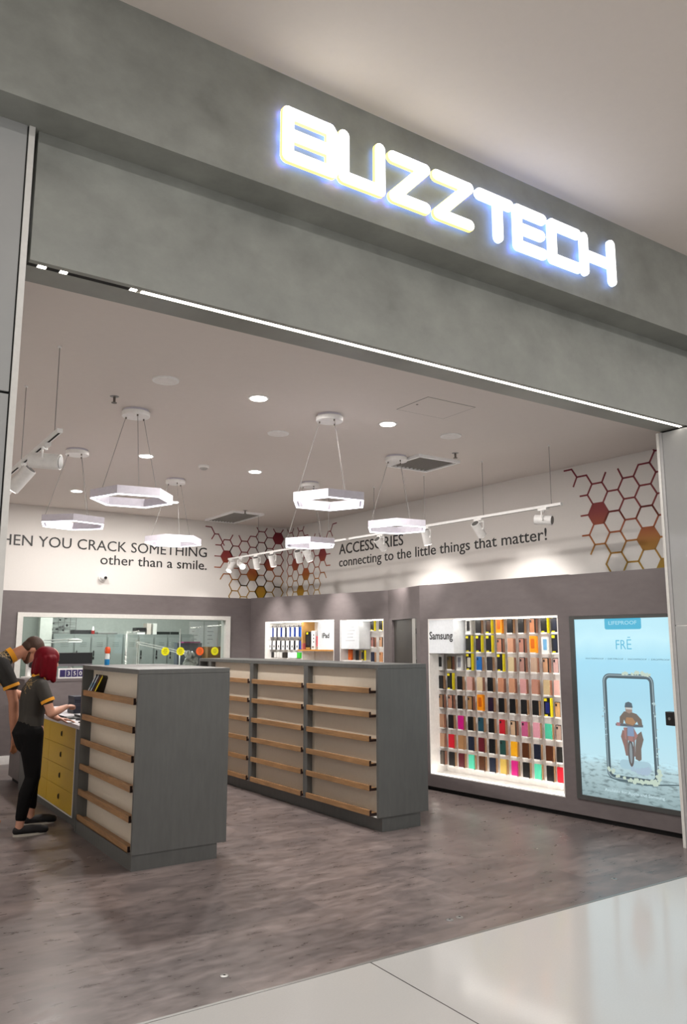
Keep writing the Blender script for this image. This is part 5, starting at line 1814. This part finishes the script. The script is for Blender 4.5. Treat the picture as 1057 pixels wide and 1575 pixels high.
m.loft([(1.845, 7.70, 1.0), (1.90, 7.69, .95), (1.955, 7.66, .915)], [.036, .032, .023])
hand(m, (1.955, 7.66, .915), (.9, -.3, -.12), (.1, -.1, -1), .16, (-.3, -.9, .1), .95)
P, Q = face(m, (1.785, 7.447, 1.452), (.42, 0, .9), (.9, 0, -.42), .95)
fuse('body', m, M('skin_fair', '#c9957d', .5), wm, .0055, 3, wo)
m = MB()
for sd_ in (1, -1):
    m.ell(P(.078, .030 * sd_, .012), (.008, .012, .008), Q, 10, 6)
m.v = [v_ - wo for v_ in m.v]
m.build('eyes', M('eye_dark', '#2a211d', .2), wm, True)
# trousers
m = MB()
k = .012
m.loft([hipR, (1.675, 7.36, .64), kneR, (1.64, 7.345, .33), (1.612, 7.337, .15)], [.098, .084, .064, .060, .047], caps=True)
m.loft([hipL, (1.715, 7.58, .64), kneL, (1.755, 7.67, .33), (1.772, 7.708, .165)], [.098, .084, .064, .060, .047])
m.loft([(1.66, 7.447, .76), (1.645, 7.447, .83), (1.662, 7.447, .905)], [(.165, .115), (.172, .128), (.150, .105)])
fuse('trousers', m, M('black_trousers', '#070607', .85, spec=.2), wm, .008, 4, wo)
# polo shirt
m = MB()
m.loft([(1.664, 7.447, .89), (1.672, 7.447, .98), (1.678, 7.447, 1.10), (1.685, 7.447, 1.19), (1.695, 7.447, 1.245), (1.707, 7.447, 1.29)],
       [(.155, .108), (.140, .102), (.153, .112), (.167, .106), (.162, .080), (.072, .058)], n=20)
m.loft([(1.702, 7.315, 1.235), (1.728, 7.282, 1.17), (1.750, 7.260, 1.115)], [.062, .058, .054])
m.loft([(1.702, 7.585, 1.235), (1.75, 7.635, 1.17), (1.785, 7.672, 1.12)], [.062, .058, .054])
fuse('polo_shirt', m, polo_mat('polo_charcoal', '#29251f', (1.64 - wo.x, 7.40 - wo.y, 1.23), .075), wm, .007, 3, wo)


def band(c, ax, r, hgt, mat, parent, O, name):
    c, ax = Vector(c) - O, Vector(ax).normalized()
    m_ = MB()
    m_.cyl(c - ax * hgt / 2, c + ax * hgt / 2, r, r, 24)
    return m_.build(name, mat, parent, True)


band((1.754, 7.257, 1.107), (.36, -.22, -.9), .0585, .026, AMBER, wm, wo, 'sleeve_cuff')
band((1.789, 7.676, 1.112), (.4, .4, -.8), .0585, .026, AMBER, wm, wo, 'sleeve_cuff')
band((1.714, 7.447, 1.313), (.25, 0, 1), .062, .036, AMBER, wm, wo, 'collar')
# hair: a straight bob
m = MB()
m.ell((1.768, 7.447, 1.475), (.112, .098, .098), Euler((0, .35, 0)).to_matrix())
for (a, b_) in (((1.70, 7.40, 1.45), (1.675, 7.40, 1.345)), ((1.69, 7.447, 1.45), (1.665, 7.447, 1.345)), ((1.70, 7.49, 1.45), (1.68, 7.49, 1.345)), ((1.735, 7.37, 1.46), (1.72, 7.365, 1.32)),
                ((1.77, 7.36, 1.46), (1.77, 7.352, 1.295)), ((1.805, 7.365, 1.46), (1.815, 7.355, 1.275)), ((1.77, 7.535, 1.46), (1.77, 7.54, 1.30)), ((1.735, 7.525, 1.46), (1.72, 7.53, 1.32))):
    c_ = (Vector(a) + Vector(b_)) / 2
    m.loft([a, c_, b_], [.036, .034, .024], (0, 1, 0), 12)
fuse('hair', m, M('deep_red_hair', '#5e0210', .55, noise=(40, .25, (6, 6, .6)), spec=.12), wm, .007, 3, wo)
# slip-on shoes
for (hx, hy, tx, ty, nm) in ((1.585, 7.335, 1.80, 7.322, 0), (1.75, 7.716, 1.962, 7.70, 1)):
    m = MB()
    m.loft([(hx, hy, .042), (hx + .04, hy, .042), (hx + .12, (hy + ty) / 2, .044), (tx - .03, ty, .040), (tx + .01, ty, .034)], [(.037, .036), (.041, .038), (.046, .040), (.043, .038), (.034, .030)], (0, 1, 0))
    sh = fuse('shoe', m, M('shoe_black', '#131114', .7), wm, .006, 2, wo)
    pts = []
    L_ = tx - hx + .06
    for i in range(20):
        q = 2 * PI * i / 20
        pts.append((hx - .035 + L_ / 2 + L_ / 2 * math.cos(q) * (1 if math.cos(q) > 0 else .98), (hy + ty) / 2 + .043 * math.sin(q)))
    m = MB()
    m.prism([(p_[0] - wo.x, p_[1] - wo.y) for p_ in pts], (0, 0, 0.0), X_, Y_, Z_, .018)
    m.build('sole', M('sole_white', '#c9c4b8', .6), sh, True)

# --- bending man ---------------------------------------------------------
mo = Vector((1.25, 7.98, 0))
mn = thing('person', 'bearded man in black polo with amber collar bending forward at the edge of the picture', 'person', mo)
m = MB()
hR, hL = (1.13, 7.88, .95), (1.13, 8.08, .95)
kR, kL = (1.26, 7.86, .51), (1.24, 8.12, .51)
aR, aL = (1.30, 7.845, .10), (1.22, 8.14, .10)
m.loft([hR, kR, (1.27, 7.85, .36), aR, (1.30, 7.845, .05)], [.095, .062, .060, .040, .04])
m.loft([hL, kL, (1.22, 8.13, .36), aL, (1.22, 8.14, .05)], [.095, .062, .060, .040, .04])
m.loft([(1.28, 7.845, .05), (1.40, 7.835, .045), (1.52, 7.825, .035)], [.036, .042, .03])
m.loft([(1.20, 8.14, .05), (1.32, 8.145, .045), (1.44, 8.15, .035)], [.036, .042, .03])
m.loft([(1.10, 7.98, .92), (1.16, 7.98, 1.05), (1.28, 7.98, 1.20), (1.40, 7.98, 1.34), (1.47, 7.98, 1.41), (1.53, 7.98, 1.455)],
       [(.17, .12), (.155, .115), (.17, .12), (.19, .12), (.18, .085), (.07, .06)])
m.loft([(1.51, 7.98, 1.44), (1.68, 7.98, 1.53)], [.062, .056])
m.loft([(1.455, 7.80, 1.41), (1.53, 7.765, 1.25), (1.575, 7.75, 1.08)], [.056, .050, .042])
m.loft([(1.575, 7.75, 1.08), (1.59, 7.765, .92), (1.605, 7.785, .78)], [.044, .041, .027])
hand(m, (1.605, 7.785, .78), (.12, .05, -1), (-.5, .8, 0), .22, (.8, .5, 0), 1.08)
m.loft([(1.455, 8.16, 1.41), (1.60, 8.27, 1.27), (1.68, 8.30, 1.12)], [.056, .050, .042])
m.loft([(1.68, 8.30, 1.12), (1.80, 8.26, 1.08), (1.90, 8.22, 1.03)], [.044, .040, .027])
hand(m, (1.90, 8.22, 1.03), (.9, -.3, -.4), (-.2, .3, -.9), .22, (-.3, -.9, .1), 1.05)
CR, FR = Vector((.82, -.05, .57)).normalized(), Vector((.55, -.03, -.83)).normalized()
P, Q = face(m, Vector((1.755, 7.98, 1.53)), CR, FR, 1.02)
fuse('body', m, M('skin_ruddy', '#b98166', .5), mn, .006, 3, mo)
m = MB()
for sd_ in (1, -1):
    m.ell(P(.080, .031 * sd_, .012), (.008, .012, .008), Q, 10, 6)
m.v = [v_ - mo for v_ in m.v]
m.build('eyes', M('eye_dark', '#2a211d', .2), mn, True)
m = MB()
m.ell(P(-.022, 0, .040), (.098, .082, .090), Q)
m.ell(P(-.050, 0, -.005), (.060, .074, .065), Q)
fuse('hair', m, M('brown_hair', '#3d2618', .7, noise=(60, .25, (1, 1, 1))), mn, .006, 2, mo)
m = MB()
m.ell(P(.050, 0, -.088), (.036, .038, .026), Q)
for sd_ in (1, -1):
    m.loft([P(.0, .062 * sd_, -.035), P(.03, .054 * sd_, -.068), P(.055, .03 * sd_, -.088)], [.012, .016, .018], (0, 1, 0), 10)
fuse('beard', m, M('beard_brown', '#5a3a28', .8), mn, .006, 2, mo)
m = MB()
m.loft([(1.12, 7.98, .955), (1.17, 7.98, 1.05), (1.28, 7.98, 1.20), (1.40, 7.98, 1.34), (1.47, 7.98, 1.415), (1.535, 7.98, 1.465)],
       [(.185, .135), (.172, .132), (.185, .135), (.205, .135), (.195, .10), (.08, .072)], n=20)
m.loft([(1.455, 7.815, 1.41), (1.50, 7.785, 1.32), (1.545, 7.765, 1.225)], [.078, .074, .068])
m.loft([(1.455, 8.145, 1.41), (1.54, 8.215, 1.33), (1.60, 8.26, 1.26)], [.078, .074, .068])
fuse('polo_shirt', m, polo_mat('polo_black', '#1c1a18', (1.47 - mo.x, 7.90 - mo.y, 1.50), .11), mn, .008, 3, mo)
band((1.550, 7.762, 1.213), (.35, -.15, -.92), .072, .028, AMBER, mn, mo, 'sleeve_cuff')
band((1.605, 8.264, 1.252), (.55, .4, -.65), .072, .028, AMBER, mn, mo, 'sleeve_cuff')
band((1.575, 7.98, 1.487), (.86, 0, .5), .074, .045, AMBER, mn, mo, 'collar')
m = MB()
m.loft([hR, kR, (1.27, 7.85, .36), (1.30, 7.845, .12)], [.112, .080, .076, .066])
m.loft([hL, kL, (1.22, 8.13, .36), (1.22, 8.14, .12)], [.112, .080, .076, .066])
m.loft([(1.10, 7.98, .90), (1.13, 7.98, .99)], [(.19, .14), (.178, .13)])
fuse('trousers', m, M('dark_jeans', '#141318', .8), mn, .009, 3, mo)
for (hx, hy, tx, ty) in ((1.27, 7.845, 1.53, 7.825), (1.19, 8.14, 1.45, 8.15)):
    m = MB()
    m.loft([(hx, hy, .05), (hx + .06, hy, .05), (hx + .15, (hy + ty) / 2, .045), (tx - .02, ty, .038)], [(.042, .046), (.046, .046), (.050, .04), (.04, .034)], (0, 1, 0))
    fuse('shoe', m, M('shoe_black', '#131114', .7), mn, .007, 2, mo)

# ------------------------------------------------------------------ unseen lamps added to light the mall and workroom
for x, y in [(-4.2 + 1.4 * k, .9) for k in range(12)] + [(-2, -1.5), (2, -1.5), (6, -1.5), (10, -1.5), (0, -6), (6, -6)]:
    light('mall_unseen_lamp', 'AREA', (x, y, 4.76), MALL_W, (x, y, 0), .18, (1, .97, .94))  # no fittings in view; added and spaced to light mall and fascia evenly
rect_area_light('workroom_unseen_lamp', (4.3, 13.2, 2.72), 2.6, .3, ROOM_W, (1, 1, .98))  # out-of-view area lamp, added to brighten the room behind the window
